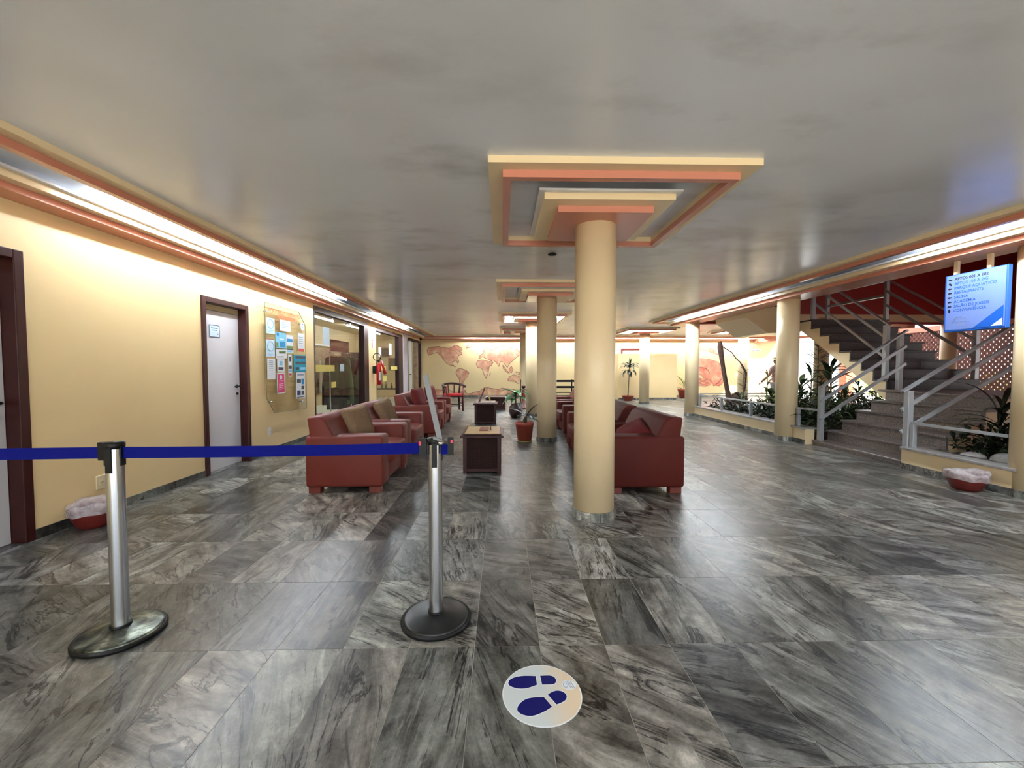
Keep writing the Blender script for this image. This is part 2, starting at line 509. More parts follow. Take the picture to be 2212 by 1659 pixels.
for a, x0, x1, y0, y1 in cells[:298]:
    obj('tile', tile_me, None, floor, loc=(x0+gap, y0+gap, 0), scale=(x1-x0-2*gap, y1-y0-2*gap, 1))
g = G()
for a, x0, x1, y0, y1 in cells[298:]:
    g.box(x0+gap, x1-gap, y0+gap, y1-gap, -.001, 0)
t = g.build('distant_tiles', 'stone', floor); t['kind'] = 'stuff'

# ------------------------------------------------------------------ ceiling, outer walls
g = G()
g.box(-3.62, 5.30, -3.7, FY+.15, ZC, 2.95)
g.box(5.30, 11.2, 11.15, FY+.15, ZC, 2.95)
tag(g.build('ceiling', 'ceiling_paint'), 'glossy stained grey ceiling over the lobby', 'ceiling', kind='structure')
tag(G().lathe([(.045, 0), (.055, .008), (.04, .02)], 20).build('recessed_spotlight', 'black_plastic', smooth=True, loc=(.59, 4.95, ZC-.02)),
    'small black recessed spotlight in the ceiling beside the nearest column', 'spotlight')

# left wall: solid with two doorways, then the shop front
D1 = (2.05, 3.07); D2 = (4.98, 5.745); DZ = 2.06
g = G()
for y0, y1, z0, z1 in ((-3.7, D1[0], 0, ZC), (D1[0], D1[1], DZ, ZC), (D1[1], D2[0], 0, ZC), (D2[0], D2[1], DZ, ZC),
                       (D2[1], 7.80, 0, ZC), (7.80, 10.96, 2.43, ZC), (10.96, 11.60, 0, ZC), (11.60, 14.70, 2.40, ZC),
                       (14.70, 15.40, 0, ZC), (15.40, FY, 2.40, ZC)):
    g.box(WX-.14, WX, y0, y1, z0, z1)
tag(g.build('wall_left', 'cream_wall'), 'long cream wall with two doors and the glazed shop front', 'wall', kind='structure')
tag(G().box(-3.62, 12.1, FY, FY+.15, 0, ZC).build('wall_far', 'cream_wall'), 'far cream wall carrying the painted murals', 'wall', kind='structure')
tag(G().box(5.271, 5.42, -3.7, 1.849, 0, 2.95).build('wall_right', 'cream_wall'), 'cream wall on the stair side near the entrance', 'wall', kind='structure')

# baseboards in stone strips
def baseboard(name, label, runs, axis, plane, d):
    b = thing(name, label, 'baseboard', kind='structure')
    for a0, a1 in runs:
        n = max(1, round((a1-a0)/.6)); w = (a1-a0)/n
        for k in range(n):
            p0, p1 = a0+k*w+.001, a0+(k+1)*w-.001
            if axis == 'y': G().box(min(plane, plane+d), max(plane, plane+d), p0, p1, 0, .075).build('strip', 'stone_base', b)
            else: G().box(p0, p1, min(plane, plane+d), max(plane, plane+d), 0, .075).build('strip', 'stone_base', b)
    return b
baseboard('baseboard_left', 'grey stone skirting along the left wall', ((.6, 2.0), (3.13, 4.92), (5.80, 7.78)), 'y', WX, .012)
baseboard('baseboard_far', 'grey stone skirting along the mural wall', ((-3.45, 12.0),), 'x', FY, -.012)

# ------------------------------------------------------------------ ceiling coves and canopies
ZF, ZS, ZW0, ZW1, ZM, ZL = 2.578, 2.530, 2.560, 2.577, 2.512, 2.463
def tube_mesh(mat):
    bm = bmesh.new(); add_tube(bm, [(-.6, 0, 0), (.6, 0, 0)], .014, 10)
    me = mesh('tube', bm, smooth=True); me.materials.append(MATS[mat]); return me
TUBE_ON, TUBE_OFF, TUBE_AGED = tube_mesh('tube_on'), tube_mesh('tube_off'), tube_mesh('tube_aged')
def cove(name, label, axis, a0, a1, face, wall, tubes, end=None):
    """stepped light trough; face = plane of the outer fascia, wall = plane it steps up to"""
    r = thing(name, label, 'cove', kind='structure')
    s = 1 if wall > face else -1
    def bx(nm, mat, p, q, z0, z1, b0=a0, b1=a1, bv=0):
        p, q = sorted((p, q))
        g = G()
        if axis == 'y': g.box(p, q, b0, b1, z0, z1)
        else: g.box(b0, b1, p, q, z0, z1)
        return g.build(nm, mat, r, bevel=bv, seg=1)
    bx('outer_fascia', 'cream', face, face+s*.14, ZF, ZC)
    bx('outer_band', 'salmon', face+s*.085, face+s*.14, ZS, ZF)
    bx('ledge', 'white_board', face+s*.45, wall, ZW0, ZW1)
    bx('back_board', 'white_board', face+s*.62, wall, ZW1, ZC)
    bx('cream_step', 'cream', face+s*.49, wall, ZM, ZW0)
    bx('lower_step', 'salmon', face+s*.575, wall, ZL, ZM)
    if end:
        e0, e1 = (end, a1) if end < a1 else (a1, end)
        for nm, mat, o, z0, z1 in (('end_fascia', 'cream', 0, ZF, ZC), ('end_band', 'salmon', .085, ZS, ZF)):
            p, q = sorted((face, wall))
            G().box(p + (o if s > 0 else 0), q - (0 if s > 0 else o), a1, a1+.14-o, z0, z1).build(nm, mat, r)
    for pos, on in tubes:
        c = face + s*.33
        loc = (c, pos, 2.600) if axis == 'y' else (pos, c, 2.600)
        obj('tube', (TUBE_AGED if on == 2 else TUBE_ON) if on else TUBE_OFF, None, r, loc=loc, rot=(0, 0, PI/2) if axis == 'y' else (0, 0, 0))
    return r
cove('trim_1', 'long stepped light cove above the left wall', 'y', -3.6, 17.3, -2.71, WX,
     [(y, on) for y, on in ((-2.2, 1), (-.9, 1), (.4, 0), (1.7, 0), (3.9, 2), (5.15, 2), (6.4, 2), (7.65, 2), (9.6, 0), (11.0, 1), (12.25, 1), (13.5, 1), (14.8, 0), (16.1, 0))])
cove('trim_2', 'stepped light cove running over the columns beside the stairs', 'y', -3.6, 11.9, 4.25, 5.27,
     [(y, on) for y, on in ((-2.2, 1), (-.9, 0), (.6, 0), (2.8, 1), (4.05, 1), (5.3, 0), (6.55, 0), (8.1, 1), (9.35, 1), (10.6, 1))], end=12.04)
cove('trim_3', 'stepped light cove above the far mural wall', 'x', WX, 12.1, 17.28, FY,
     [(-2.2+1.24*k, k != 0) for k in range(11)])

def ring(bm, o, i, z0, z1):
    add_box(bm, -o, o, -o, -i, z0, z1); add_box(bm, -o, o, i, o, z0, z1)
    add_box(bm, -o, -i, -i, i, z0, z1); add_box(bm, i, o, -i, i, z0, z1)
def ring_mesh(nm, o, i, z0, z1, mat):
    bm = bmesh.new(); ring(bm, o, i, z0, z1); me = mesh(nm, bm); me.materials.append(MATS[mat]); return me
def slab_mesh(nm, o, z0, z1, mat):
    bm = bmesh.new(); add_box(bm, -o, o, -o, o, z0, z1); me = mesh(nm, bm, .002, 1); me.materials.append(MATS[mat]); return me
CAN = [('outer_frame', ring_mesh('outer_frame', .885, .735, ZF-ZC, 0, 'cream')),
       ('salmon_frame', ring_mesh('salmon_frame', .79, .735, ZS-ZC, ZF-ZC, 'salmon')),
       ('light_tray', slab_mesh('light_tray', .525, ZW0-ZC, ZW1-ZC, 'white_board')),
       ('hanger', slab_mesh('hanger', .33, ZW1-ZC, 0, 'white_board')),
       ('cream_plate', slab_mesh('cream_plate', .486, ZM-ZC, ZW0-ZC, 'cream')),
       ('salmon_plate', slab_mesh('salmon_plate', .368, ZL-ZC, ZM-ZC, 'salmon'))]
def canopy(x, y, label, lit):
    r = thing('ceiling_canopy', label, 'canopy', (x, y, ZC), group='stepped square canopies around the column heads')
    for nm, me in CAN: obj(nm, me, None, r)
    for k in range(4):
        a = k*PI/2
        obj('tube', TUBE_ON if lit else TUBE_OFF, None, r, loc=((.62 if lit else .44)*math.sin(a), -(.62 if lit else .44)*math.cos(a), -.028), rot=(0, 0, a), scale=(.9 if lit else .66, 1, 1))
    return r
canopy(.795, 3.575, 'large unlit stepped canopy over the nearest column', 0)
canopy(.795, 7.27, 'unlit stepped canopy over the second column of the middle row', 0)
canopy(.795, 10.98, 'brightly lit canopy over the third column of the middle row', 1)
canopy(.795, 14.70, 'dim canopy over the last column before the map wall', 0)
canopy(5.05, 14.70, 'lit canopy over the column in front of the low partition', 1)
canopy(8.60, 14.70, 'lit canopy seen above the driftwood trunk', 1)

COLTOP = ZL
def column(x, y, label, r=.172, top=COLTOP, n=14):
    c = thing('column', label, 'column', (x, y, 0), kind='structure')
    G().lathe([(r, .0), (r, top)], 48).build('shaft', 'cream', c, smooth=False)
    sh = c.children[0]
    for p in sh.data.polygons:
        p.use_smooth = abs(p.normal.z) < .5
    bm = bmesh.new()
    w = 2*PI/n*.485
    ro = r + .014; ri = r - .02
    m = 3
    lo = []
    for z in (0, .075):
        for rr in (ri, ro):
            lo.append([bm.verts.new((rr*math.cos(w*(2*k/m-1)), rr*math.sin(w*(2*k/m-1)), z)) for k in range(m+1)])
    i0, o0, i1, o1 = lo
    for k in range(m):
        bm.faces.new((o0[k], o0[k+1], o1[k+1], o1[k])); bm.faces.new((i0[k], i1[k], i1[k+1], i0[k+1]))
        bm.faces.new((i1[k], o1[k], o1[k+1], i1[k+1])); bm.faces.new((i0[k], i0[k+1], o0[k+1], o0[k]))
    bm.faces.new((i0[0], o0[0], o1[0], i1[0])); bm.faces.new((i0[m], i1[m], o1[m], o0[m]))
    me = mesh('plinth_tile', bm); me.materials.append(MATS['stone_plinth'])
    for k in range(n):
        obj('plinth_tile', me, None, c, rot=(0, 0, 2*PI*k/n + .1))
    return c
column(.79, 3.55, 'nearest cream round column, standing beside the sticker and the armchairs')
column(.775, 7.25, 'cream round column right behind the terracotta plant pot')
column(.79, 10.98, 'brightly lit cream column, third of the middle row')
column(.79, 14.70, 'farthest cream column of the middle row, in front of the map mural')
column(5.25, 3.93, 'cream round column beside the blue sign and the waste basket', r=.19)
column(5.05, 7.28, 'cream round column at the left foot of the stairs')
column(5.05, 10.98, 'cream round column at the far corner of the planter')
column(5.05, 14.70, 'slim far column standing before the low partition')
column(8.60, 14.70, 'far column under the lit canopy beyond the garden')
column(8.60, 11.05, 'column wrapped by climbing plants under the stairs', top=2.6)
column(12.1, 11.05, 'column in front of the clay lattice screen', top=2.6)

# ------------------------------------------------------------------ stair hall shell
g = G()
g.box(5.30, 13.7, 11.0, 11.15, 2.70, 5.4)            # red wall above the far opening
g.box(13.6, 13.75, 2.0, 11.15, 2.55, 5.4)
g.box(5.15, 5.30, 2.0, 11.15, 2.95, 5.4)
g.box(5.15, 13.75, 1.85, 2.0, 0, 5.4)  # unseen front wall, added to limit light in the stair hall
g.box(5.15, 13.75, 1.85, 11.15, 5.4, 5.5)
tag(g.build('wall_stairwell', 'salmon_deep'), 'dark red walls of the stairwell on the floor above', 'wall', kind='structure')
tag(G().box(5.28, 13.6, 10.985, 11.15, 2.50, 2.70).build('trim_4', 'cream'), 'cream beam under the dark red stairwell wall', 'beam', kind='structure')
tag(G().box(5.28, 13.6, 10.975, 11.15, 2.44, 2.50).build('trim_5', 'salmon_deep'), 'thin dark red beam edge across the stairwell', 'beam', kind='structure')
tag(G().box(11.0, 11.2, 11.1, FY+.1, 2.36, ZC).build('trim_6', 'salmon_wall'), 'salmon beam over the opening to the outside', 'beam', kind='structure')
# clay lattice screen
scr = thing('lattice_screen', 'pierced clay lattice screen glowing with daylight behind the stairs', 'screen', (13.5, 0, 0), kind='structure')
g = G()
y0, y1, z0, z1 = 4.0, 13.9, .55, 2.42
nz = 24; dz = (z1-z0)/nz
for k in range(nz+1):
    g.box(0, .09, y0, y1, z0+k*dz-.018, z0+k*dz+.018)
for k in range(nz):
    for q in range(int((y1-y0)/.14)):
        yy = y0 + .14*q + (.07 if k % 2 else 0)
        g.box(.005, .085, yy-.03, yy+.03, z0+k*dz, z0+(k+1)*dz)
b = g.build('lattice_blocks', 'lattice_clay', scr); b['kind'] = 'stuff'
G().box(0, .1, y0, y1, 0, z0).build('parapet', 'cream_wall', scr)
G().box(-.02, .12, y0, y1, z1, z1+.16).build('lintel', 'salmon_wall', scr)
G().box(-.04, .12, y1, y1+.3, 0, ZC).build('end_pier', 'salmon_wall', scr)
tag(G().box(13.2, 13.55, 15.7, 16.05, 0, ZC).build('outdoor_pillar', 'orange_wall', bevel=.01), 'salmon pillar at the bright opening to the outside', 'pillar', kind='structure')
# ------------------------------------------------------------------ staircase
st = thing('staircase', 'dog-leg granite staircase climbing behind the columns', 'staircase', (5.18, 5.95, 0), kind='structure')
ox, oy = 5.18, 5.95
def sbox(nm, mat, x0, x1, y0, y1, z0, z1, bv=0):
    return G().box(x0-ox, x1-ox, y0-oy, y1-oy, z0, z1).build(nm, mat, st, bevel=bv, seg=1)
LY0, LY1 = 5.15, 6.78
zk = [.08 + .166*k for k in range(6)]; xk = [5.18 + .24*k for k in range(6)]
for k in range(6):
    zp = zk[k-1] if k else 0
    sbox('riser', 'granite', xk[k], xk[k]+.025, LY0, LY1, zp, zk[k]-.03)
    x1 = xk[k+1]+.02 if k < 5 else 8.15
    y1 = LY1 if k < 5 else 6.90
    sbox('tread' if k < 5 else 'landing', 'granite', xk[k]-.022, x1, LY0-.015, y1+.015 if k < 5 else y1, zk[k]-.03, zk[k], .004)
pts = [(xk[0]+.02, 0)]
for k in range(6):
    pts += [(xk[k]+.02, zk[k]-.03), ((xk[k+1]+.02) if k < 5 else 8.12, zk[k]-.03)]
pts += [(8.12, .70), (6.6, .70), (5.9, 0)]
G().prism([(x-ox, z) for x, z in pts], 'y', LY0+.03-oy, LY1-.03-oy).build('flight_body', 'cream', st)
UX0, UX1 = 6.50, 8.12
yj = [6.88 + .25*j for j in range(8)]; zj = [1.08 + .1725*j for j in range(8)]
for j in range(8):
    zp = zj[j-1] if j else zk[5]
    for q in range(3):
        w = (UX1-UX0)/3
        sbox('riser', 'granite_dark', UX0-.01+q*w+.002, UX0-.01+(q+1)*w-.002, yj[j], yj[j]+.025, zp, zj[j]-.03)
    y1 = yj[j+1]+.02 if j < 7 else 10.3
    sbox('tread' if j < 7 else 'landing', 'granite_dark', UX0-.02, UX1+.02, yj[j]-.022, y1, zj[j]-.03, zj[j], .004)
pts = [(6.91, .74), (8.93, 2.07), (10.3, 2.07), (10.3, zj[7]-.03), (yj[7]+.02, zj[7]-.03)]
for j in range(7, 0, -1):
    pts += [(yj[j]+.02, zj[j-1]-.03), (yj[j-1]+.02, zj[j-1]-.03)]
G().prism([(y-oy, z) for y, z in pts], 'x', UX0-ox, UX1-ox).build('flight_body', 'cream', st)
pts = [(6.52, 2.06), (5.80, 2.03), (5.31, 2.37), (5.31, 3.10)]
tops = [(6.42-.24*m, zj[7]+.17*(m+1)) for m in range(5)]
for m in range(4, -1, -1):
    x, z = tops[m]
    if m == 4: pts += [(x, z-.03)]
    pts += [(x, z-.03 - .17)] if m else [(x, zj[7]-.03)]
    if m: pts += [(tops[m-1][0], tops[m-1][1]-.03)]
pts += [(6.52, zj[7]-.03)]
G().prism([(x-ox, z) for x, z in pts], 'y', 9.0-oy, 10.3-oy).build('flight_body', 'cream', st)
for m, (x, z) in enumerate(tops):
    xl = tops[m+1][0] if m < 4 else 5.31
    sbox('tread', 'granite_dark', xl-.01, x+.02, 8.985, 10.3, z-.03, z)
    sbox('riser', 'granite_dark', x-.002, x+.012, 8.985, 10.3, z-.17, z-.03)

def railing(name, label, posts, rails, w=.07, loc=None):
    p0 = posts[0]
    r = thing(name, label, 'railing', (p0[0], p0[1], p0[2]))
    for x, y, z0, z1 in posts:
        G().box(x-w/2-p0[0], x+w/2-p0[0], y-w/2-p0[1], y+w/2-p0[1], z0-p0[2], z1-p0[2]).build('post', 'rail_paint', r, bevel=.003, seg=1)
    for a, b, ww, hh in rails:
        G().bar([a[i]-p0[i] for i in range(3)], [b[i]-p0[i] for i in range(3)], ww, hh).build('rail', 'rail_paint', r)
    return r
def slope_rails(x0, y0, x1, y1, zs, ze, ext=.05):
    out = []
    L = math.hypot(x1-x0, y1-y0); ux, uy = (x1-x0)/L, (y1-y0)/L
    for i, (a, b) in enumerate(zip(zs, ze)):
        s = (b-a)/L
        out.append(((x0-ux*ext, y0-uy*ext, a-s*ext), (x1+ux*ext*.5, y1+uy*ext*.5, b+s*ext*.5), (.06 if i == 0 else .03), (.022 if i == 0 else .042)))
    return out
railing('stair_railing', 'grey metal railing on the garden side of the lower stair flight', [(5.24, 6.71, .08, .975), (6.62, 6.80, .91, 1.86)],
        slope_rails(5.24, 6.66, 6.66, 6.76, (.99, .76, .47), (1.88, 1.62, 1.33)))
railing('stair_railing', 'grey metal railing on the near side of the lower flight, by the waste basket', [(5.16, 5.16, 0, .985), (6.62, 5.16, .91, 1.86)],
        slope_rails(5.16, 5.20, 6.66, 5.20, (1.0, .77, .48), (1.90, 1.65, 1.35)))
railing('stair_railing', 'grey metal railing on the open left side of the upper stair flight', [(6.53, 6.96, 1.08, 2.0), (6.53, 8.66, 2.287, 3.2)],
        slope_rails(6.57, 6.96, 6.57, 8.66, (2.01, 1.76, 1.42), (3.21, 2.96, 2.62), .02))
railing('stair_railing', 'dark railing on the far side of the upper flight and landing', [(8.10, 6.96, .91, 2.0), (8.10, 8.66, 2.287, 3.16), (8.10, 10.26, 2.287, 3.16)],
        slope_rails(8.06, 6.96, 8.06, 8.66, (2.01, 1.76, 1.47), (3.16, 2.91, 2.62), .02) +
        [((8.1, 8.66, z), (8.1, 10.26, z), .04, .05) for z in (3.12, 2.80)])

# ------------------------------------------------------------------ planters
def planter(name, label, x0, x1, y0, y1, h=.25, soil=None):
    p = thing(name, label, 'planter', (x0, (y0+y1)/2, 0), kind='structure')
    yc = (y0+y1)/2
    G().box(0, .16, y0-yc, y1-yc, 0, h).build('curb', 'cream', p)
    G().box(-.03, .22, y0-yc, y1-yc, h, h+.03).build('cap', 'cap_stone', p, bevel=.004, seg=1)
    n = max(1, round((y1-y0)/.6)); w = (y1-y0)/n
    for k in range(n):
        G().box(-.012, 0, y0-yc+k*w+.001, y0-yc+(k+1)*w-.001, 0, .075).build('strip', 'stone_base', p)
    if soil:
        for a0, a1, b0, b1 in soil:
            G().box(a0-x0, a1-x0, b0-yc, b1-yc, 0, .19).build('soil', 'soil', p)
    return p
pl = planter('planter_bed', 'low cream planter wall between the two columns beside the lounge', 5.05, 5.25, 7.30, 10.95, soil=[(5.21, 8.40, 6.95, 10.85)])
G().box(.0, 3.4, 10.85-9.125, 11.0-9.125, 0, .25).build('back_curb', 'cream', pl)
G().box(-.02, 3.42, 10.82-9.125, 11.03-9.125, .25, .28).build('back_cap', 'cap_stone', pl)
planter('planter_bed', 'short stub of planter wall at the left foot of the stairs', 5.05, 5.25, 6.80, 7.28)
planter('planter_bed', 'low planter wall between the stair newel and the column by the sign', 5.07, 5.27, 3.95, 5.14, soil=[(5.24, 8.1, 2.2, 5.14)])
railing('planter_railing', 'low metal rail along the planter between the two columns',
        [(5.11, 10.62, .28, .57), (5.11, 9.58, .28, .57), (5.11, 8.42, .28, .57)],
        [((5.11, 10.66, .58), (5.11, 7.42, .58), .04, .03), ((5.11, 10.64, .60), (8.3, 10.9, .60), .035, .025)], .05)
railing('planter_railing', 'short low metal rail left of the stair newel post', [(5.12, 7.06, .28, .57)], [((5.12, 7.10, .58), (5.22, 6.73, .58), .04, .03)], .05)
railing('planter_railing', 'low metal rail from the stair newel to the column by the sign', [(5.165, 5.09, .28, .57)], [((5.165, 5.11, .58), (5.165, 4.10, .58), .035, .03)], .05)
# ------------------------------------------------------------------ doors on the left wall
def door(name, label, y0, y1, hside=1):
    d = thing(name, label, 'door', (WX, y0, 0), kind='structure')
    w = y1 - y0
    for a, b in ((-.06, .006), (w-.006, w+.06)):
        G().box(-.13, .02, a, b, 0, DZ+.06).build('jamb', 'dark_wood', d, bevel=.006, seg=2)
    G().box(-.13, .019, .006, w-.006, DZ-.006, DZ+.06).build('head', 'dark_wood', d, bevel=.006, seg=2)
    G().box(-.125, -.085, .008, w-.008, 1.985, DZ-.008).build('transom', 'shop_wall', d)
    G().box(-.17, -.141, -.12, w+.12, 0, DZ+.12).build('light_block', 'black_paint', d)  # unseen panel added to stop outside light leaking round the leaf
    G().box(-.138, -.001, .006, w-.006, 0, .003).build('threshold', 'stone_base', d)
    lf = G().box(-.125, -.085, .008, w-.008, .004, 1.98).build('leaf', 'white_door', d, bevel=.002, seg=1)
    hy = w-.07 if hside > 0 else .07
    g = G().lathe([(.024, 0), (.024, .008)], 16)
    ro = g.build('rose', 'black_plastic', lf, loc=(-.085, hy, 1.03), rot=(0, PI/2, 0))
    G().tube([(-.08, hy, 1.03), (-.035, hy, 1.03), (-.03, hy-.02*hside, 1.03), (-.03, hy-.12*hside, 1.03)], .011, 8).build('handle', 'black_plastic', lf, smooth=True)
    G().lathe([(.018, 0), (.018, .012)], 16).build('lock', 'black_plastic', lf, loc=(-.085, hy, .93), rot=(0, PI/2, 0))
    return d, lf
door('door_1', 'partly seen pale door in a dark frame nearest the waste basket', *D1)
d2, lf2 = door('door_2', 'white door with a small name plate, beside the notice board', *D2)
pl_ = G().box(-.085, -.079, .19, .37, 1.66, 1.80).build('name_plate', 'paper_cool', lf2)
G().box(-.079, -.0785, .185, .375, 1.655, 1.662).box(-.079, -.0785, .185, .375, 1.798, 1.805).box(-.079, -.0785, .185, .192, 1.655, 1.805).box(-.079, -.0785, .368, .375, 1.655, 1.805) \
   .box(-.079, -.0785, .22, .34, 1.762, 1.770).box(-.079, -.0785, .24, .33, 1.738, 1.745).box(-.079, -.0785, .33, .345, 1.690, 1.705).build('plate_print', 'ink_navy', lf2)

def outlet(label, y, z, w=.075, h=.118, mat='outlet_plastic'):
    o = thing('wall_socket', label, 'socket', (WX, y, z))
    G().box(0, .010, -w/2, w/2, -h/2, h/2).build('cover', mat, o, bevel=.003, seg=1)
    G().box(.010, .013, -w/4, w/4, -h/5, h/5).build('insert', mat, o)
    for s in (-1, 0, 1):
        G().tube([(.012, s*.011, 0), (.0145, s*.011, 0)], .003, 6).build('pin_hole', 'black_plastic', o)
outlet('cream wall socket above the red waste basket by the first door', 3.655, .29, .09)
outlet('white wall socket low on the wall beneath the notice board', 6.27, .33, mat='outlet_white')

# ------------------------------------------------------------------ notice board
XB = WX + .05
nb = thing('notice_board', 'clear glass notice board with cut corners, fixed off the wall', 'notice board', (XB, 6.13, .57))
oy_, oz_ = 6.13, .57
out = [(6.13, .83), (6.33, .60), (7.36, .57), (7.36, 2.01), (7.13, 2.22), (6.13, 2.22)]
G().prism([(y-oy_, z-oz_) for y, z in out], 'x', 0, .008).build('glass_sheet', 'glass_board', nb)
for (ya, za), (yb, zb) in zip(out, out[1:]+out[:1]):
    G().bar((.004, ya-oy_, za-oz_), (.004, yb-oy_, zb-oz_), .009, .005).build('glass_edge', 'glass_edge', nb)
for y, z in ((6.2, 2.1), (7.24, 2.02), (6.25, .77), (7.22, .70)):
    G().tube([(-.0495, y-oy_, z-oz_), (.02, y-oy_, z-oz_)], .012, 10).build('standoff', 'chrome', nb, smooth=True)
def on_board(me, nm, mat, y, z, parent, x=.0095, sc=1):
    # text faces +x, reads towards +y
    o = obj(nm, me, mat, parent, loc=(x, y-oy_, z-oz_), rot=(PI/2, 0, PI/2), scale=(sc, sc, 1))
    return o
on_board(text_mesh('PORTOBELLO PARK HOTEL', .085, .0028), 'heading', 'ink_orange', 6.22, 2.10, nb, sc=.92)
G().box(.0085, .0092, .35, .88, 2.03-oz_, 2.085-oz_).build('heading_band', 'ink_orange', nb)
XP = XB + .010
def poster(label, y0, y1, z0, z1, base='paper', prints=(), rot=0):
    p = thing('poster', label, 'poster', (XP, (y0+y1)/2, z0), group='papers taped to the glass notice board')
    w, h = y1-y0, z1-z0
    p.rotation_euler = (rot, 0, 0)
    G().box(0, .0015, -w/2, w/2, 0, h).build('sheet', base, p)
    for mat, a0, a1, b0, b1 in prints:
        G().box(.0015, .0022, -w/2+a0*w, -w/2+a1*w, b0*h, b1*h).build('print_block', mat, p)
    return p
lines = lambda mat, z, n, a0=.15, a1=.85, d=.075: [(mat, a0, a1 - (.25 if k == n-1 else 0), z-d*k-.025, z-d*k) for k in range(n)]
def crest(p, w, h, mat='ink_sky'):
    G().tube([(.003, .36*w*math.cos(2*PI*k/20), h*.62+.30*w*math.sin(2*PI*k/20)) for k in range(20)], .004, 5, closed=True).build('print_block', mat, p)
pp = poster('white crested certificate in the top corner of the board', 6.15, 6.37, 1.78, 2.01, 'paper_cool', lines('ink_sky', .22, 2)); crest(pp, .22, .23)
poster('white notice with blue ruled text under the heading', 6.52, 6.84, 1.85, 2.02, 'paper', lines('ink_blue', .82, 4, .12, .85, .16))
poster('light blue poster with a blue splash in the middle of the board', 6.39, 6.69, 1.58, 1.82, 'ink_sky', [('ink_blue', .4, .9, .08, .42), ('ink_green', .05, .25, .05, .35), ('paper', .35, .8, .55, .62), ('ink_blue', .1, .3, .78, .95)])
poster('white leaflet with a group photo and green band', 6.70, 6.92, 1.51, 1.80, 'paper', [('ink_blue', .08, .9, .62, .80), ('ink_green', .05, .95, .22, .40), ('ink_navy', .05, .95, .18, .22), ('ink_sky', .1, .8, .05, .14)])
poster('narrow white price flyer with a red foot', 7.08, 7.30, 1.55, 1.86, 'paper', [('ink_red', .04, .96, .0, .16)] + lines('ink_grey', .8, 5, .12, .8, .11))
pp = poster('second crested certificate with brown borders', 6.13, 6.36, 1.43, 1.70, 'paper_cool', [('ink_red', 0, 1, .0, .03), ('ink_red', 0, 1, .97, 1)] + lines('ink_sky', .2, 2)); crest(pp, .23, .27)
poster('white and green folded flyer below the blue poster', 6.39, 6.71, 1.42, 1.56, 'paper', [('ink_green', .28, .9, .55, .82), ('ink_dark', .3, .8, .62, .68), ('ink_grey', .1, .7, .15, .25)], .03)
poster('thin vertical strip of small dark photos', 6.75, 6.86, 1.14, 1.49, 'paper', [('ink_photo', .3, .8, .68, .9), ('ink_photo', .05, .95, .34, .5), ('ink_red', .1, .9, .04, .14), ('ink_sky', .1, .9, .2, .3)])
poster('turquoise brochure with rows of photos', 6.93, 7.35, 1.20, 1.49, 'ink_cyan', [('ink_photo', .12, .95, .80, .95), ('ink_photo', .12, .95, .48, .62), ('ink_photo', .12, .4, .14, .3), ('ink_sky', .5, .95, .14, .3), ('ink_blue', .02, .98, .68, .74)])
poster('torn white sheet of faint grey text', 6.15, 6.36, 1.11, 1.41, 'paper', lines('ink_grey', .9, 9, .2, .7, .09), -.02)
poster('small white card with a photo at its foot', 6.42, 6.63, 1.22, 1.41, 'paper', [('ink_photo', .15, .85, .1, .35), ('ink_sky', .3, .7, .5, .85)], -.02)
poster('bright pink notice poster with white lines', 6.41, 6.64, .88, 1.20, 'paper', [('ink_pink', .08, .92, .05, .95)], .03)
p = [o for o in C.objects if o.name.startswith('poster') and 'pink' in o.get('label', '')][0]
w, h = .23, .32
for b0, b1 in ((.60, .62), (.45, .47), (.36, .38), (.28, .30), (.2, .22)):
    G().box(.0022, .0028, -w*.28, w*.28, b0*h, b1*h).build('print_line', 'paper', p)
G().prism([(.035*math.cos(2*PI*k/18), .78*h+.04*math.sin(2*PI*k/18)) for k in range(18)], 'x', .0022, .0028).build('print_dot', 'paper', p)
poster('tall white poster with a grid of photos', 6.98, 7.29, .76, 1.21, 'paper', [('ink_photo', .1, .55, .58, .72), ('ink_blue', .62, .9, .52, .74), ('ink_navy', .12, .5, .12, .3), ('ink_photo', .6, .9, .33, .47), ('ink_photo', .6, .9, .12, .28), ('ink_grey', .15, .85, .86, .93), ('ink_dark', .08, .92, .035, .06)], -.02)
ov = thing('poster', 'small oval sticker near the cut corner of the board', 'sticker', (XP, 7.24, 1.985), group='papers taped to the glass notice board')
G().prism([(.06*math.cos(2*PI*k/20), .075*math.sin(2*PI*k/20)) for k in range(20)], 'x', 0, .0015).build('sheet', 'paper_cool', ov)
G().box(.0015, .002, -.006, .006, -.01, .05).box(.0015, .002, -.025, .025, -.03, -.018).build('print_block', 'ink_grey', ov)

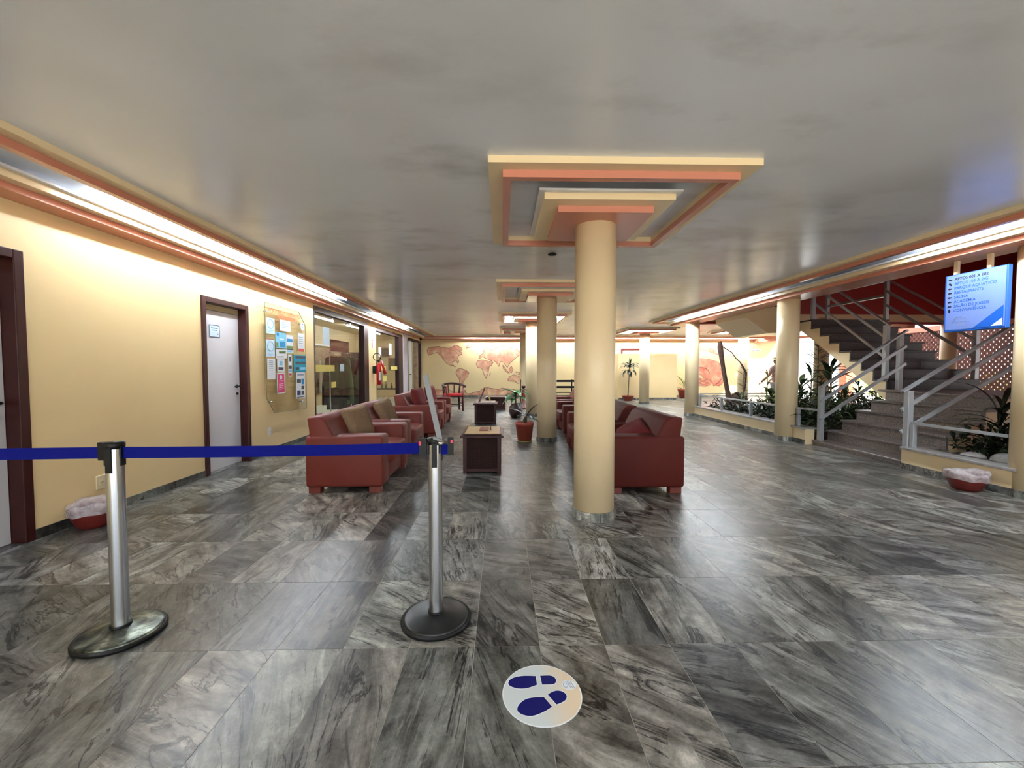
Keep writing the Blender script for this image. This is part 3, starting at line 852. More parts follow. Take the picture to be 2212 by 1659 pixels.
# ------------------------------------------------------------------ shop behind the glass front
g = G()
g.box(-6.4, -6.25, 7.0, FY+.1, 0, 2.75); g.box(-6.4, -3.62, 6.9, 7.0, 0, 2.75); g.box(-6.4, -3.62, FY, FY+.15, 0, 2.75); g.box(-6.4, -3.62, 6.9, FY+.1, 2.70, 2.85)
tag(g.build('wall_shop', 'shop_wall'), 'beige walls of the shop behind the glass front', 'wall', kind='structure')
tag(G().box(-6.4, -3.6, 6.9, FY+.1, -.1, .004).build('floor_shop', 'shop_floor'), 'pale tiled floor inside the shop', 'floor', kind='structure')
tag(G().box(WX, WX+.012, 14.705, 15.395, 0, 2.46).build('trim_7', 'white_clad'), 'pale lilac clad pier between the second and third shop windows', 'pier', kind='structure')
def shopfront(name, label, y0, y1, z1, jamb0, jamb1, splits, dark='jamb_dark'):
    w = thing(name, label, 'shop window', (WX-.07, y0, 0), kind='structure')
    L = y1 - y0
    if jamb0: G().box(-.06, .07, 0, jamb0, 0, z1).build('jamb', dark, w)
    if jamb1: G().box(-.06, .072, L-jamb1, L, 0, z1).build('jamb', dark, w)
    G().box(-.06, .07, jamb0, L-jamb1, z1-.10, z1).build('head', dark, w)
    G().box(-.05, .05, jamb0, L-jamb1, 0, .03).build('sill', 'cap_stone', w)
    a = [jamb0] + splits + [L-jamb1]
    for p, q in zip(a, a[1:]):
        G().box(-.005, .005, p+.004, q-.004, .03, z1-.10).build('pane', 'glass', w)
    return w
w1 = shopfront('window_1', 'first glazed shop front with a dark wooden frame', 7.80, 10.96, 2.43, .06, .34, [1.36, 2.06])
for y in (1.0, 2.0):
    G().lathe([(.03, 0), (.03, .015)], 14).build('glass_clip', 'chrome', w1, loc=(.006, y, 2.28), rot=(0, PI/2, 0))
G().box(.006, .0075, .12, 1.10, 1.20, 1.33).build('yellow_band', 'sticker_yellow', w1)
G().box(.006, .0075, 1.40, 1.62, 1.20, 1.36).box(.006, .0075, .55, .86, 1.74, 2.09).build('paper_notice', 'paper_cool', w1)
G().box(.006, .0075, .92, 1.16, .86, .98).build('cream_notice', 'sticker_yellow', w1)
w2 = shopfront('window_2', 'second glazed shop front behind the fire extinguisher', 11.60, 14.70, 2.40, .05, .55, [1.4])
G().box(.006, .0075, .55, 1.15, 1.20, 1.32).box(.006, .0075, 1.75, 2.55, 1.20, 1.32).build('yellow_band', 'sticker_yellow', w2)
G().box(.006, .0075, .45, .72, 1.60, 1.86).box(.006, .0075, 1.55, 1.85, 1.68, 2.04).build('paper_notice', 'paper', w2)
G().box(.006, .0075, .90, 1.28, .86, 1.02).build('cream_notice', 'sticker_yellow', w2)
w3 = shopfront('window_3', 'narrow last shop door near the map mural', 15.40, 18.0, 2.40, .10, .05, [.75, 1.55])
G().box(-.04, .06, .70, .80, .03, 2.30).build('door_stile', 'white_board', w3)
G().box(-.04, .075, 1.55, 1.95, .03, 2.30).build('stone_post', 'shop_panel', w3)
G().tube([(.0, .62, 1.02), (.07, .62, 1.02), (.07, .50, 1.02)], .015, 8).build('handle', 'black_plastic', w3, smooth=True)

rk = thing('clothes_rack', 'metal clothes rail behind the first shop window', 'clothes rack', (-4.5, 11.0, 0))
for x, y in ((0, 0), (0, 1.5)):
    G().tube([(x, y, 0.03), (x, y, 1.68)], .016, 8).build('upright', 'chrome', rk, smooth=True)
    G().tube([(x-.25, y, .03), (x+.25, y, .03)], .016, 8).build('foot', 'chrome', rk, smooth=True)
G().tube([(0, -.05, 1.68), (0, 1.55, 1.68)], .014, 8).build('bar', 'chrome', rk, smooth=True)
def garment_mesh(h, w, seed):
    rd = random.Random(seed); bm = bmesh.new(); nu, nv = 10, 8
    def P(u, v, s):
        ww = w*(.42 + .58*min(1, .35+v*1.1)); x = (u-.5)*ww
        return (x, s*(.022+.02*v*math.sin(u*18+seed)+.012*v), -h*v - .03 - .03*abs(u-.5)*(1-v)*4)
    gr = {}
    for s in (-1, 1):
        for i in range(nu+1):
            for j in range(nv+1): gr[s, i, j] = bm.verts.new(P(i/nu, j/nv, s))
        for i in range(nu):
            for j in range(nv): bm.faces.new((gr[s, i, j], gr[s, i+1, j], gr[s, i+1, j+1], gr[s, i, j+1]))
    for j in range(nv):
        for i in (0, nu): bm.faces.new((gr[-1, i, j], gr[1, i, j], gr[1, i, j+1], gr[-1, i, j+1]))
    for i in range(nu):
        for j in (0, nv): bm.faces.new((gr[-1, i, j], gr[1, i, j], gr[1, i+1, j], gr[-1, i+1, j]))
    return mesh('cloth', bm, smooth=True)
def garment(label, cat, x, y, z, h, w, mat, rz, seed):
    t = thing('garment', label, cat, (x, y, z), rz, 'clothes hanging in the shop')
    obj('cloth', garment_mesh(h, w, seed), mat, t)
    G().tube([(-.18, 0, -.05), (0, 0, 0), (.18, 0, -.05)], .006, 6).tube([(0, 0, 0), (0, 0, .04), (.02, 0, .06)], .004, 6).build('hanger', 'chrome', t)
for k, (lab, mat, h) in enumerate((('black dress at the window end of the clothes rail', 'cloth_black', 1.30), ('long black coat, second on the clothes rail', 'cloth_black', 1.45),
        ('black skirt with a pale clip, middle of the clothes rail', 'cloth_black', 1.2), ('dark green patterned dress on the clothes rail', 'cloth_green', 1.35),
        ('black blouse at the far end of the clothes rail', 'cloth_black', 1.15))):
    garment(lab, 'clothes', -4.5, 11.12+.29*k, 1.62, h, .5, mat, .15*math.sin(k*2.1), k+1)
bk = thing('wall_rack', 'wooden wall rack at the back of the shop', 'rack', (-6.25, 9.0, 0))
G().box(0, .04, 0, 6.6, .35, 1.95).build('back_panel', 'shop_panel', bk)
G().box(.02, .12, -.02, 6.62, 2.02, 2.08).build('top_rail', 'white_board', bk)
for k, (lab, mat) in enumerate((('beige tunic hung on the back rack of the shop', 'cloth_pale'), ('brown printed wrap hung on the back rack', 'cloth_brown'), ('olive shirt hung on the back rack', 'cloth_olive'),
        ('brown long dress hung on the back rack', 'cloth_brown'), ('pale scarf hung on the back rack near the corner', 'cloth_pale'))):
    garment(lab, 'clothes', -6.05, 11.0+.75*k, 1.55, 1.1, .6, mat, PI/2+.1*k, 20+k)
vb = thing('valance', 'maroon valance above the clothes rail in the shop', 'valance', (-4.62, 11.35, 1.72))
obj('cloth', (lambda: (lambda g: (g.box(-.02, .02, 0, 1.3, 0, .32), mesh('cloth', g.bm, .008, 1))[1])(G()))(), 'cloth_maroon', vb)
cab = thing('wardrobe', 'tall dark wardrobe at the end of the clothes rail', 'wardrobe', (-4.55, 13.05, 0))
G().box(-.45, .45, 0, .5, .04, 1.75).build('body', 'black_paint', cab, bevel=.01)
for s in (-1, 1):
    G().box(s*.225-.215, s*.225+.215, -.02, 0, .08, 1.70).build('door', 'black_paint', cab, bevel=.005, seg=1)
fl = thing('flood_lamp', 'small white spot lamp near the shop ceiling', 'lamp', (-5.2, 11.2, 2.45))
G().box(-.06, .06, -.04, .04, -.05, .05).build('housing', 'lamp_white', fl, bevel=.01)
G().box(.06, .065, -.03, .03, -.04, .04).build('lens', 'shop_lamp', fl)
G().tube([(0, 0, .05), (0, 0, .25)], .012, 8).build('arm', 'lamp_white', fl)
for k, (x, y, on) in enumerate(((-5.3, 9.3, 1), (-5.0, 11.9, 1), (-5.0, 14.2, 1), (-5.0, 16.6, 1))):  # tube battens added to brighten the shop interior
    t = thing('shop_fill_lamp', ('added fill batten nearest the notice board in the shop', 'added fill batten over the clothes rail in the shop', 'added fill batten behind the second shop window', 'added fill batten deepest inside the shop')[k], 'lamp', (x, y, 2.66))
    G().box(-.05, .05, -.65, .65, 0, .04).build('batten', 'lamp_white', t)
    obj('tube', TUBE_AGED, None, t, loc=(0, 0, -.02), rot=(0, 0, PI/2))
bs = thing('basket', 'basket of folded cloths on the floor behind the first shop window', 'basket', (-3.95, 9.1, 0.004))
G().lathe([(.16, 0), (.22, .2), (.20, .2), (.15, .03)], 20).build('bowl', 'tray_brown', bs, smooth=True)
for k in range(5):
    a = k*1.3
    G().lathe([(.001, .05), (.09, .10), (.1, .18), (.05, .27), (.001, .29)], 10, cx=.07*math.cos(a), cy=.07*math.sin(a)).build('folded_cloth', ('cloth_pale', 'fabric_red', 'paper', 'cloth_pale', 'seat_red')[k], bs, smooth=True)
bn = thing('shop_bin', 'dark blue bin on the floor behind the first shop window', 'bin', (-4.0, 8.35, .004))
G().lathe([(.13, 0), (.17, .34), (.18, .34), (.16, .32), (.12, .02)], 20).build('body', 'ink_navy', bn, smooth=True)
ct = thing('shop_table', 'low display table with bottles behind the second shop window', 'table', (-4.55, 16.6, 0))
G().box(-.75, .75, -.35, .35, .42, .46).build('top', 'dark_wood', ct, bevel=.005, seg=1)
for sx in (-1, 1):
    for sy in (-1, 1):
        G().box(sx*.7-.025, sx*.7+.025, sy*.3-.025, sy*.3+.025, 0, .42).build('leg', 'dark_wood', ct)
bott = [('tall', .34), ('squat', .2), ('slim', .3), ('dark', .26), ('small', .18), ('long necked', .36), ('round', .22)]
for k, (nm, h) in enumerate(bott):
    b = thing('bottle', '%s bottle on the low display table, number from the glass' % nm if 0 else '%s dark bottle on the shop display table' % nm, 'bottle', (-5.15+.2*k, 16.4+.07*(k % 3), .46), group='bottles on the shop table')
    G().lathe([(.04, 0), (.042, h*.55), (.016, h*.72), (.014, h)], 12).build('body', ('cloth_olive', 'vase_dark', 'cloth_brown')[k % 3], b, smooth=True)
    G().lathe([(.017, h), (.017, h+.025)], 10).build('cap', 'black_plastic', b)
for k, (lab, y0, z0, w, h) in enumerate((('square framed picture on the end wall of the shop', -5.25, 1.72, .42, .42), ('brown picture panel on the end wall of the shop', -4.9, 1.15, .75, .55))):
    t = thing('wall_picture', lab, 'picture', (y0, FY-.001, z0))
    G().box(0, w, -.03, 0, 0, h).build('frame', 'shop_panel', t, bevel=.006, seg=1)
    G().box(.04, w-.04, -.034, -.03, .04, h-.04).build('print', 'cloth_brown', t)

# ------------------------------------------------------------------ fire extinguisher on the pier
fe = thing('fire_extinguisher', 'red fire extinguisher with a black hose loop, hung on the pier between the shop windows', 'extinguisher', (WX+.16, 11.30, .82))
G().lathe([(.05, 0), (.066, .012), (.066, .46), (.05, .53), (.022, .57), (.022, .60)], 24).build('cylinder', 'ext_red', fe, smooth=True)
G().box(.02, .06, -.067, -.050, .12, .34).build('label', 'paper', fe)
G().box(-.03, .03, -.015, .015, .60, .66).build('valve', 'black_plastic', fe)
G().bar((0, 0, .66), (.02, .12, .70), .02, .012).build('lever', 'black_plastic', fe)
G().tube([(0, 0, .64), (.03, 0, .70)] + [(-.045+.10*math.cos(x), -.01, .745+.10*math.sin(x)) for x in [-.2+k*.5 for k in range(13)]] + [(.05, 0, .74), (.075, 0, .60)], .010, 8).build('hose', 'black_plastic', fe, smooth=True)
G().tube([(.07, 0, .64), (.17, 0, .28)], .03, 14, radii=[.02, .042]).build('horn', 'ext_red', fe, smooth=True)
G().box(-.1595, -.062, -.03, .03, .3, .5).build('bracket', 'black_plastic', fe)
fs = thing('extinguisher_sign', 'small red and white extinguisher sign on the pier', 'sign', (WX, 11.27, 1.78))
G().box(0, .003, -.06, .10, 0, .27).build('plate', 'paper', fs)
G().box(.003, .004, -.05, .02, .02, .20).box(.003, .004, -.02, .09, .22, .25).build('symbol', 'ext_red', fs)
dc = thing('dome_camera', 'tiny black camera under the ceiling corner of the map wall', 'camera', (-3.3, 17.0, 2.3635))
G().lathe([(.05, .1), (.05, .06), (.04, .02), (.001, 0)], 14).build('dome', 'black_plastic', dc, smooth=True)
# ------------------------------------------------------------------ leather armchairs (front towards +x, width along y)
def rbox(bm_args, bv, seg=3):
    bm = bmesh.new(); add_box(bm, *bm_args); return bm
def cushion_mesh(nm, sx, sy, sz, e=.32, n=14, bulge=0):
    """rounded block: superellipsoid"""
    bm = bmesh.new(); rows = []
    f = lambda v, p: math.copysign(abs(v)**p, v)
    nv, nu = n, n*2
    for j in range(nv+1):
        ph = -PI/2 + PI*j/nv
        rows.append([bm.verts.new((sx*f(math.cos(ph), e)*f(math.cos(2*PI*i/nu), e), sy*f(math.cos(ph), e)*f(math.sin(2*PI*i/nu), e), sz*f(math.sin(ph), e))) for i in range(nu)])
    for a, b in zip(rows, rows[1:]):
        for i in range(nu): bm.faces.new((a[i], a[(i+1) % nu], b[(i+1) % nu], b[i]))
    bmesh.ops.remove_doubles(bm, verts=bm.verts, dist=1e-5)
    return mesh(nm, bm, smooth=True)
W2, DP = .575, .78          # half width, depth
def chair_meshes(lm):
    out = []
    def add(nm, me, loc=(0, 0, 0)): me.materials.append(MATS[lm]); out.append((nm, me, loc))
    for s in (-1, 1):
        bm = bmesh.new()
        y0, y1 = sorted((s*W2, s*(W2-.25)))
        add_box(bm, 0, DP, y0, y1, .065, .585)
        add('arm', mesh('arm', bm, .028, 3, True))
    bm = bmesh.new(); add_box(bm, .04, DP-.03, -W2+.24, W2-.24, .07, .27); add('base', mesh('base', bm, .02, 2, True))
    add('seat_cushion', cushion_mesh('seat_cushion', .33, .335, .10, .30), (.50, 0, .345))
    bm = bmesh.new()
    prof = [(.045, .585), (.015, .775), (.135, .785), (.20, .74), (.285, .585), (.30, .40), (.045, .40)]
    add_prism(bm, prof, 'y', -W2+.015, W2-.015)
    add('backrest', mesh('backrest', bm, .022, 3, True))
    return out
bm = bmesh.new(); add_box(bm, -.06, .06, -.045, .045, 0, .066); LEG = mesh('leg', bm, .004, 1); LEG.materials.append(MATS['leg_wood'])
CH = {k: chair_meshes(k) for k in ('leather', 'leather_dark')}
def armchair(label, x_back, y0, flip, mat, group):
    # x_back: plane of the back, y0: near side
    t = thing('armchair', label, 'armchair', (x_back, y0+W2, 0), PI if flip else 0, group)
    for nm, me, loc in CH[mat]: obj(nm, me, None, t, loc=loc)
    for sx in (.085, DP-.085):
        for sy in (-1, 1): obj('leg', LEG, None, t, loc=(sx, sy*(W2-.06), 0))
    return t
gl, gr = 'armchairs with their backs to the shop wall', 'armchairs with their backs to the stairs'
armchair('brown leather armchair with a beige cushion, right behind the blue belt', -1.995, 4.22, False, 'leather', gl)
armchair('brown leather armchair with a beige cushion, second from the belt', -2.02, 5.45, False, 'leather', gl)
armchair('brown leather armchair with a red cushion, third along the shop side', -2.0, 7.62, False, 'leather', gl)
armchair('brown leather armchair with a red cushion, farthest along the shop side', -2.0, 8.84, False, 'leather', gl)
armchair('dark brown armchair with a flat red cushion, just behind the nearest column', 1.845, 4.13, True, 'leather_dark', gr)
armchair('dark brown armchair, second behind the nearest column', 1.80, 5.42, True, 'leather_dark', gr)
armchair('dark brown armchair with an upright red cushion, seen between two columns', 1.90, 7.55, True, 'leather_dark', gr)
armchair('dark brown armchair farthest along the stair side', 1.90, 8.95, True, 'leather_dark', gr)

def pillow_mesh(nm, w, h, t, seed=0):
    bm = bmesh.new(); n = 14; g = {}
    for s in (-1, 1):
        for i in range(n+1):
            for j in range(n+1):
                u, v = 2*i/n-1, 2*j/n-1
                pin = 1 - .10*(1-abs(u))*abs(v)**3; pin2 = 1 - .10*(1-abs(v))*abs(u)**3
                d = ((1-u**4)*(1-v**4))**.55
                wr = .06*math.sin(5*u+3*v+seed)*math.sin(4*v-seed)
                g[s, i, j] = bm.verts.new((s*t/2*d*(1+wr), u*w/2*pin2, v*h/2*pin + h/2))
        for i in range(n):
            for j in range(n): bm.faces.new((g[s, i, j], g[s, i+1, j], g[s, i+1, j+1], g[s, i, j+1]))
    bmesh.ops.remove_doubles(bm, verts=bm.verts, dist=1e-4)
    return mesh(nm, bm, smooth=True)
def cushion(label, loc, rot, mat, w=.42, h=.40, t=.15, seed=0):
    o = obj('cushion', pillow_mesh('cushion', w, h, t, seed), mat, loc=loc, rot=rot)
    return tag(o, label, 'cushion', 'loose cushions on the armchairs')
cushion('beige cushion with piped edge on the armchair nearest the belt', (-1.60, 4.83, .455), (.10, -.30, -.35), 'fabric_beige', .42, .40)
cushion('beige cushion slumped on the second armchair from the belt', (-1.60, 6.05, .455), (.20, -.36, -.25), 'fabric_beige', .42, .40, seed=2)
cushion('red cushion standing on the third armchair of the shop side', (-1.57, 8.10, .455), (.05, -.22, -.25), 'fabric_red', .44, .44, .17, 1)
cushion('red cushion standing on the farthest armchair of the shop side', (-1.57, 9.42, .455), (-.05, -.22, -.2), 'fabric_red', .44, .44, .17, 3)
cushion('flat red cushion leaning in the armchair behind the nearest column', (1.30, 4.66, .46), (.35, 1.02, .15), 'fabric_red', .5, .38, .15, 4)
cushion('upright red cushion on the armchair seen between two columns', (1.47, 8.10, .455), (.05, .26, .2), 'fabric_red', .44, .42, .17, 5)

# ------------------------------------------------------------------ wicker tables
def wicker_table(label, x, y, w, d, h, top='tan_top', two=True, rz=0):
    t = thing('wicker_table', label, 'table', (x, y, 0), rz, 'dark wicker side tables in the lounge')
    for sx in (-1, 1):
        for sy in (-1, 1):
            G().box(sx*(w/2)-.025*(sx+1), sx*(w/2)-.025*(sx-1), sy*(d/2)-.025*(sy+1), sy*(d/2)-.025*(sy-1), 0, h-.05).build('post', 'dark_wood', t, bevel=.004, seg=1)
    for sy in (-1, 1):
        G().box(-w/2+.05, w/2-.05, sy*(d/2-.02)-.008, sy*(d/2-.02)+.008, .05, h-.05).build('panel', 'wicker', t)
        G().box(-w/2+.05, w/2-.05, sy*(d/2-.012)-.01, sy*(d/2-.012)+.01, .02, .055).build('rail', 'dark_wood', t)
    for sx in (-1, 1):
        G().box(sx*(w/2-.02)-.008, sx*(w/2-.02)+.008, -d/2+.05, d/2-.05, .03, h-.05).build('panel', 'wicker', t)
    G().box(-w/2-.03, w/2+.03, -d/2-.03, d/2+.03, h-.05, h-.022).build('top', 'dark_wood', t, bevel=.006, seg=2)
    if two: G().box(-w/2-.005, w/2+.005, -d/2-.005, d/2+.005, h-.022, h-.004).build('upper_top', 'dark_wood', t, bevel=.005, seg=2)
    G().box(-w/2+.02, w/2-.02, -d/2+.02, d/2-.02, h-.023, h).build('inlay', top, t)
    return t
wicker_table('dark wicker table with a tan top nearest the rope posts', -.245, 5.31, .46, .62, .485)
wicker_table('dark wicker table carrying the small wooden easel', -.385, 9.66, .48, .60, .49, 'cap_stone', False)
wicker_table('low dark wicker table farthest back, left of the vase plant', -.20, 12.85, .60, .60, .395, 'dark_wood', False)
tr = thing('tray', 'small brown napkin tray on the nearest wicker table', 'tray', (-.235, 5.36, .485))
G().box(-.055, .055, -.16, .16, 0, .006).build('base', 'tray_brown', tr)
G().box(.075, .09, -.05, .10, 0, .03).build('pen_box', 'dark_wood', tr)
ea = thing('table_easel', 'small folding wooden easel sign on the middle wicker table', 'easel', (-.40, 9.62, .49))
G().prism([(-.155, 0), (-.105, 0), (.02, .34), (-.005, .35)], 'y', -.11, .11).build('front_leaf', 'red_wood', ea)
for y in (-.10, .10):
    G().bar((.005, y, .335), (.13, y, .008), .025, .018).build('strut', 'frame_wood', ea)
G().bar((.07, -.11, .16), (.07, .11, .16), .018, .018).build('crossbar', 'frame_wood', ea)

# ------------------------------------------------------------------ wooden round-backed chair
ch = thing('wooden_armchair', 'dark wooden horseshoe-back chair with a red seat near the map mural', 'chair', (-1.46, 12.4, 0), .35)
for sx in (-1, 1):
    for sy in (-1, 1):
        G().tube([(sx*.24, sy*.22, 0), (sx*.23, sy*.215, .47)] + ([(sx*.26, sy*.22, .74)] if 1 else []), .03, 8, radii=[.026, .03, .028]).build('leg', 'red_wood' if sy < 0 else 'dark_wood', ch, smooth=True)
G().box(-.26, .26, -.25, .25, .42, .46).build('seat_frame', 'dark_wood', ch, bevel=.006, seg=1)
obj('seat', cushion_mesh('seat', .25, .235, .035, .35), 'seat_red', ch, loc=(0, 0, .475))
arc = [(-.30, -.26, .72)] + [(-.30*math.cos(a*PI/10) if 0 else -.31*math.cos(a*PI/10), .02+.27*math.sin(a*PI/10), .75+.05*math.sin(a*PI/10)) for a in range(0, 11)] + [(.30, -.26, .72)]
G().tube(arc, .032, 8).build('top_rail', 'dark_wood', ch, smooth=True)
for a in (2, 4, 6, 8):
    x, y = -.31*math.cos(a*PI/10), .02+.27*math.sin(a*PI/10)
    G().bar((x*.8, min(y*.8, .22), .46), (x, y, .77), .045, .025).build('spindle', 'dark_wood', ch)
for y in (-.22, .22): G().bar((-.23, y, .16), (.23, y, .16), .025, .025).build('stretcher', 'dark_wood', ch)
for x in (-.235, .235): G().bar((x, -.21, .22), (x, .21, .22), .025, .025).build('stretcher', 'dark_wood', ch)

wp = thing('turned_post', 'short turned dark wood post with a cap, beside the vase plant', 'post', (.66, 12.9, 0))
G().lathe([(.09, 0), (.09, .04), (.05, .06), (.055, .28), (.04, .32), (.055, .36), (.05, .55), (.035, .62), (.03, .64)], 16).build('shaft', 'red_wood', wp, smooth=True)
G().lathe([(.05, .64), (.07, .67), (.07, .70), (.06, .72)], 16).build('cap', 'dark_wood', wp, smooth=True)

# ------------------------------------------------------------------ rope posts
def stanchion(label, x, y, rz):
    s = thing('belt_post', label, 'stanchion', (x, y, 0), rz, 'chrome belt posts')
    G().lathe([(.165, 0), (.175, .006), (.176, .018), (.170, .026)], 48).build('rubber_rim', 'black_plastic', s, smooth=True)
    G().lathe([(.172, .024), (.150, .032), (.09, .040), (.045, .048), (.040, .050)], 48).build('base_plate', 'base_metal', s, smooth=True)
    G().lathe([(.042, .046), (.042, .058)], 32).build('collar', 'black_plastic', s, smooth=True)
    G().lathe([(.0345, .05), (.0345, .905)], 40).build('pole', 'chrome', s)
    for p in s.children[-1].data.polygons: p.use_smooth = abs(p.normal.z) < .5
    G().lathe([(.037, .90), (.040, .912), (.040, .925), (.036, .932)], 32).build('cap', 'black_plastic', s, smooth=True)
    for k, L in ((0, .085), (1, .115), (2, .085), (3, .115)):
        a = k*PI/2
        c = G().box(.028, .0385, -.013, .013, .905-L, .915).build('slot_cover', 'black_plastic', s, rot=(0, 0, a))
    return s
m, nt, b = new_mat('base_metal')
co = objco(nt); f = noise(nt, co, 9, 5, .65, .6)
nt.links.new(ramp(nt, f, [(.35, lin(30, 34, 32)), (.52, lin(96, 102, 94)), (.68, lin(168, 176, 160))]), b.inputs['Base Color'])
b.inputs['Metallic'].default_value = .85; b.inputs['Roughness'].default_value = .36
simple('foot_black', lin(40, 42, 42), .35, metal=.5, var=.4, scale=12)
PA, PB = (-1.825, 1.99), (-.335, 2.07)
s1 = stanchion('chrome belt post with a dull metal foot, left of the two', *PA, .08)
s2 = stanchion('chrome belt post with a black foot and a metal strip on top', *PB, .05)
for c_ in s2.children:
    if c_.name.startswith('base_plate'): c_.data.materials.clear(); c_.data.materials.append(MATS['foot_black'])
def belt(label, p, q, z0, z1, sag=0.0, ends=True):
    n = 16; P, Q = Vector(p), Vector(q); d = (Q-P).normalized(); nrm = Vector((-d.y, d.x, 0))
    t = thing('barrier_belt', label, 'belt', (p[0], p[1], 0), group='blue barrier belts')
    bm = bmesh.new(); rows = []
    for k in range(n+1):
        u = k/n; c = P.lerp(Q, u) - P; s = sag*4*u*(1-u)
        rows.append([bm.verts.new((c.x+nrm.x*o, c.y+nrm.y*o, z-s)) for z, o in ((z0, -.001), (z0, .001), (z1, .001), (z1, -.001))])
    for a, b_ in zip(rows, rows[1:]):
        for i in range(4): bm.faces.new((a[i], a[(i+1) % 4], b_[(i+1) % 4], b_[i]))
    bm.faces.new(rows[0]); bm.faces.new(rows[-1][::-1])
    obj('webbing', mesh('webbing', bm), 'belt_blue', t)
    return t, d
bz0, bz1 = .853, .907
t, d = belt('blue belt stretched between the two chrome posts', (PA[0]+.039, PA[1]+.002, 0), (PB[0]-.065, PB[1]-.004, 0), bz0, bz1, .004)
off = Vector((PB[0]-.065-PA[0]-.039, .074, 0))
G().box(-.012, .024, -.012, .012, bz0-.008, .93).build('clip', 'black_plastic', t, loc=off, rot=(0, 0, .05))
G().box(-.013, -.003, -.0125, -.004, .895, .915).build('tag', 'belt_tag', t, loc=off)
t, d = belt('blue belt running from the first post out past the door', (-3.455, 1.93, 0), (PA[0]-.055, PA[1], 0), bz0, bz1, .002)
G().box(-.024, .012, -.02, .02, bz0-.012, bz1+.012).build('wall_clip', 'black_plastic', t)
off = Vector((PA[0]-.055+3.455, .06, 0))
G().box(-.012, .018, -.012, .012, bz0-.008, .93).build('clip', 'black_plastic', t, loc=off)
t, d = belt('short blue belt end clipped to the post with the metal strip', (PB[0]+.036, PB[1]-.03, 0), (PB[0]+.088, PB[1]-.02, 0), bz0, bz1-.004)
G().box(.03, .058, .0, .02, bz0-.004, .935).build('clip', 'black_plastic', t)
G().box(.045, .055, -.002, .001, .91, .925).build('tag', 'belt_tag', t)
ms = thing('metal_strip', 'leaning flat metal strip bracketed to the top of the belt post', 'sign holder', (PB[0]+.018, PB[1]-.032, .925))
G().bar((.012, 0, .0), (-.062, .02, .318), .012, .026).build('strip', 'steel_bar', ms)
G().bar((-.02, .0, .012), (.02, .0, .0), .03, .01).build('bracket', 'steel_bar', ms)
G().tube([(.014, -.012, -.015), (.014, .02, -.015)], .014, 12).build('bolt', 'chrome', ms, smooth=True)

# ------------------------------------------------------------------ footprint sticker
sk = thing('floor_sticker', 'round white floor sticker with two navy shoe prints', 'sticker', (.155, 1.585, 0))
m, nt, b = new_mat('sticker_white')
co = objco(nt); sep = node(nt, 'ShaderNodeSeparateXYZ'); nt.links.new(co, sep.inputs[0])
f = math_n(nt, 'MULTIPLY_ADD', sep.outputs[0], 5.5, math_n(nt, 'MULTIPLY', noise(nt, co, 9, 4), .8), clamp=True)
f = math_n(nt, 'MULTIPLY', math_n(nt, 'SUBTRACT', f, .35, clamp=True), 1.2, clamp=True)
nt.links.new(mixc(nt, f, lin(205, 214, 216), lin(234, 206, 166)), b.inputs['Base Color']); b.inputs['Roughness'].default_value = .45
R = .152
G().lathe([(R, 0.0002), (R, .0012)], 64).build('disc', 'sticker_white', sk)
G().lathe([(R+.004, 0.0001), (R+.004, .0008)], 64).build('border', 'paper', sk)
def foot(bm, pts, z): 
    bmesh.ops.triangulate(bm, faces=[bm.faces.new([bm.verts.new((x, y, z)) for x, y in pts])])
from_px = lambda pts: [((x-1075)/4.42/1000, -(y-840)/4.42/1000*1.28) for x, y in pts]
sole1 = [(490, 650), (505, 600), (560, 560), (650, 530), (770, 515), (900, 518), (997, 525), (1005, 690), (930, 715), (840, 745), (740, 757), (640, 750), (540, 715), (500, 685)]
heel1 = [(1078, 520), (1200, 516), (1280, 520), (1335, 550), (1360, 600), (1350, 650), (1310, 682), (1250, 690), (1095, 688)]
sole2 = [(630, 1100), (650, 1040), (710, 980), (790, 935), (880, 915), (1000, 905), (1100, 908), (1215, 1068), (1120, 1125), (1010, 1170), (900, 1205), (800, 1208), (700, 1180), (640, 1140)]
heel2 = [(1172, 868), (1240, 825), (1330, 797), (1420, 808), (1480, 850), (1497, 900), (1470, 960), (1390, 1005), (1295, 1035)]
def chaikin(pts, sharp):
    out = []
    n = len(pts)
    for i, p in enumerate(pts):
        if i in sharp: out.append(p); continue
        a, b = pts[i-1], pts[(i+1) % n]
        out += [(p[0]*.75+a[0]*.25, p[1]*.75+a[1]*.25), (p[0]*.75+b[0]*.25, p[1]*.75+b[1]*.25)]
    return out
sole1 = chaikin(sole1, (6, 7)); heel1 = chaikin(heel1, (0, 8)); sole2 = chaikin(sole2, (6, 7)); heel2 = chaikin(heel2, (0, 8))
def grow(pts, k):
    cx = sum(p[0] for p in pts)/len(pts); cy = sum(p[1] for p in pts)/len(pts)
    return [(cx+(x-cx)*(1+k/max(1, math.hypot(x-cx, y-cy))), cy+(y-cy)*(1+k/max(1, math.hypot(x-cx, y-cy)))) for x, y in pts]
for nm, pts in (('sole_print', sole1), ('heel_print', heel1), ('sole_print', sole2), ('heel_print', heel2)):
    bm = bmesh.new(); foot(bm, from_px(grow(pts, 14)), .0014); obj('print_edge', mesh('print_edge', bm), 'paper', sk)
    bm = bmesh.new(); foot(bm, from_px(pts), .0017); obj(nm, mesh(nm, bm), 'sticker_navy', sk)
c = from_px([(1570, 700)])[0]
bm = bmesh.new(); foot(bm, [(c[0]+.030*math.cos(2*PI*k/24), c[1]+.027*math.sin(2*PI*k/24)) for k in range(24)], .0014); obj('logo_field', mesh('logo_field', bm), 'paper', sk)
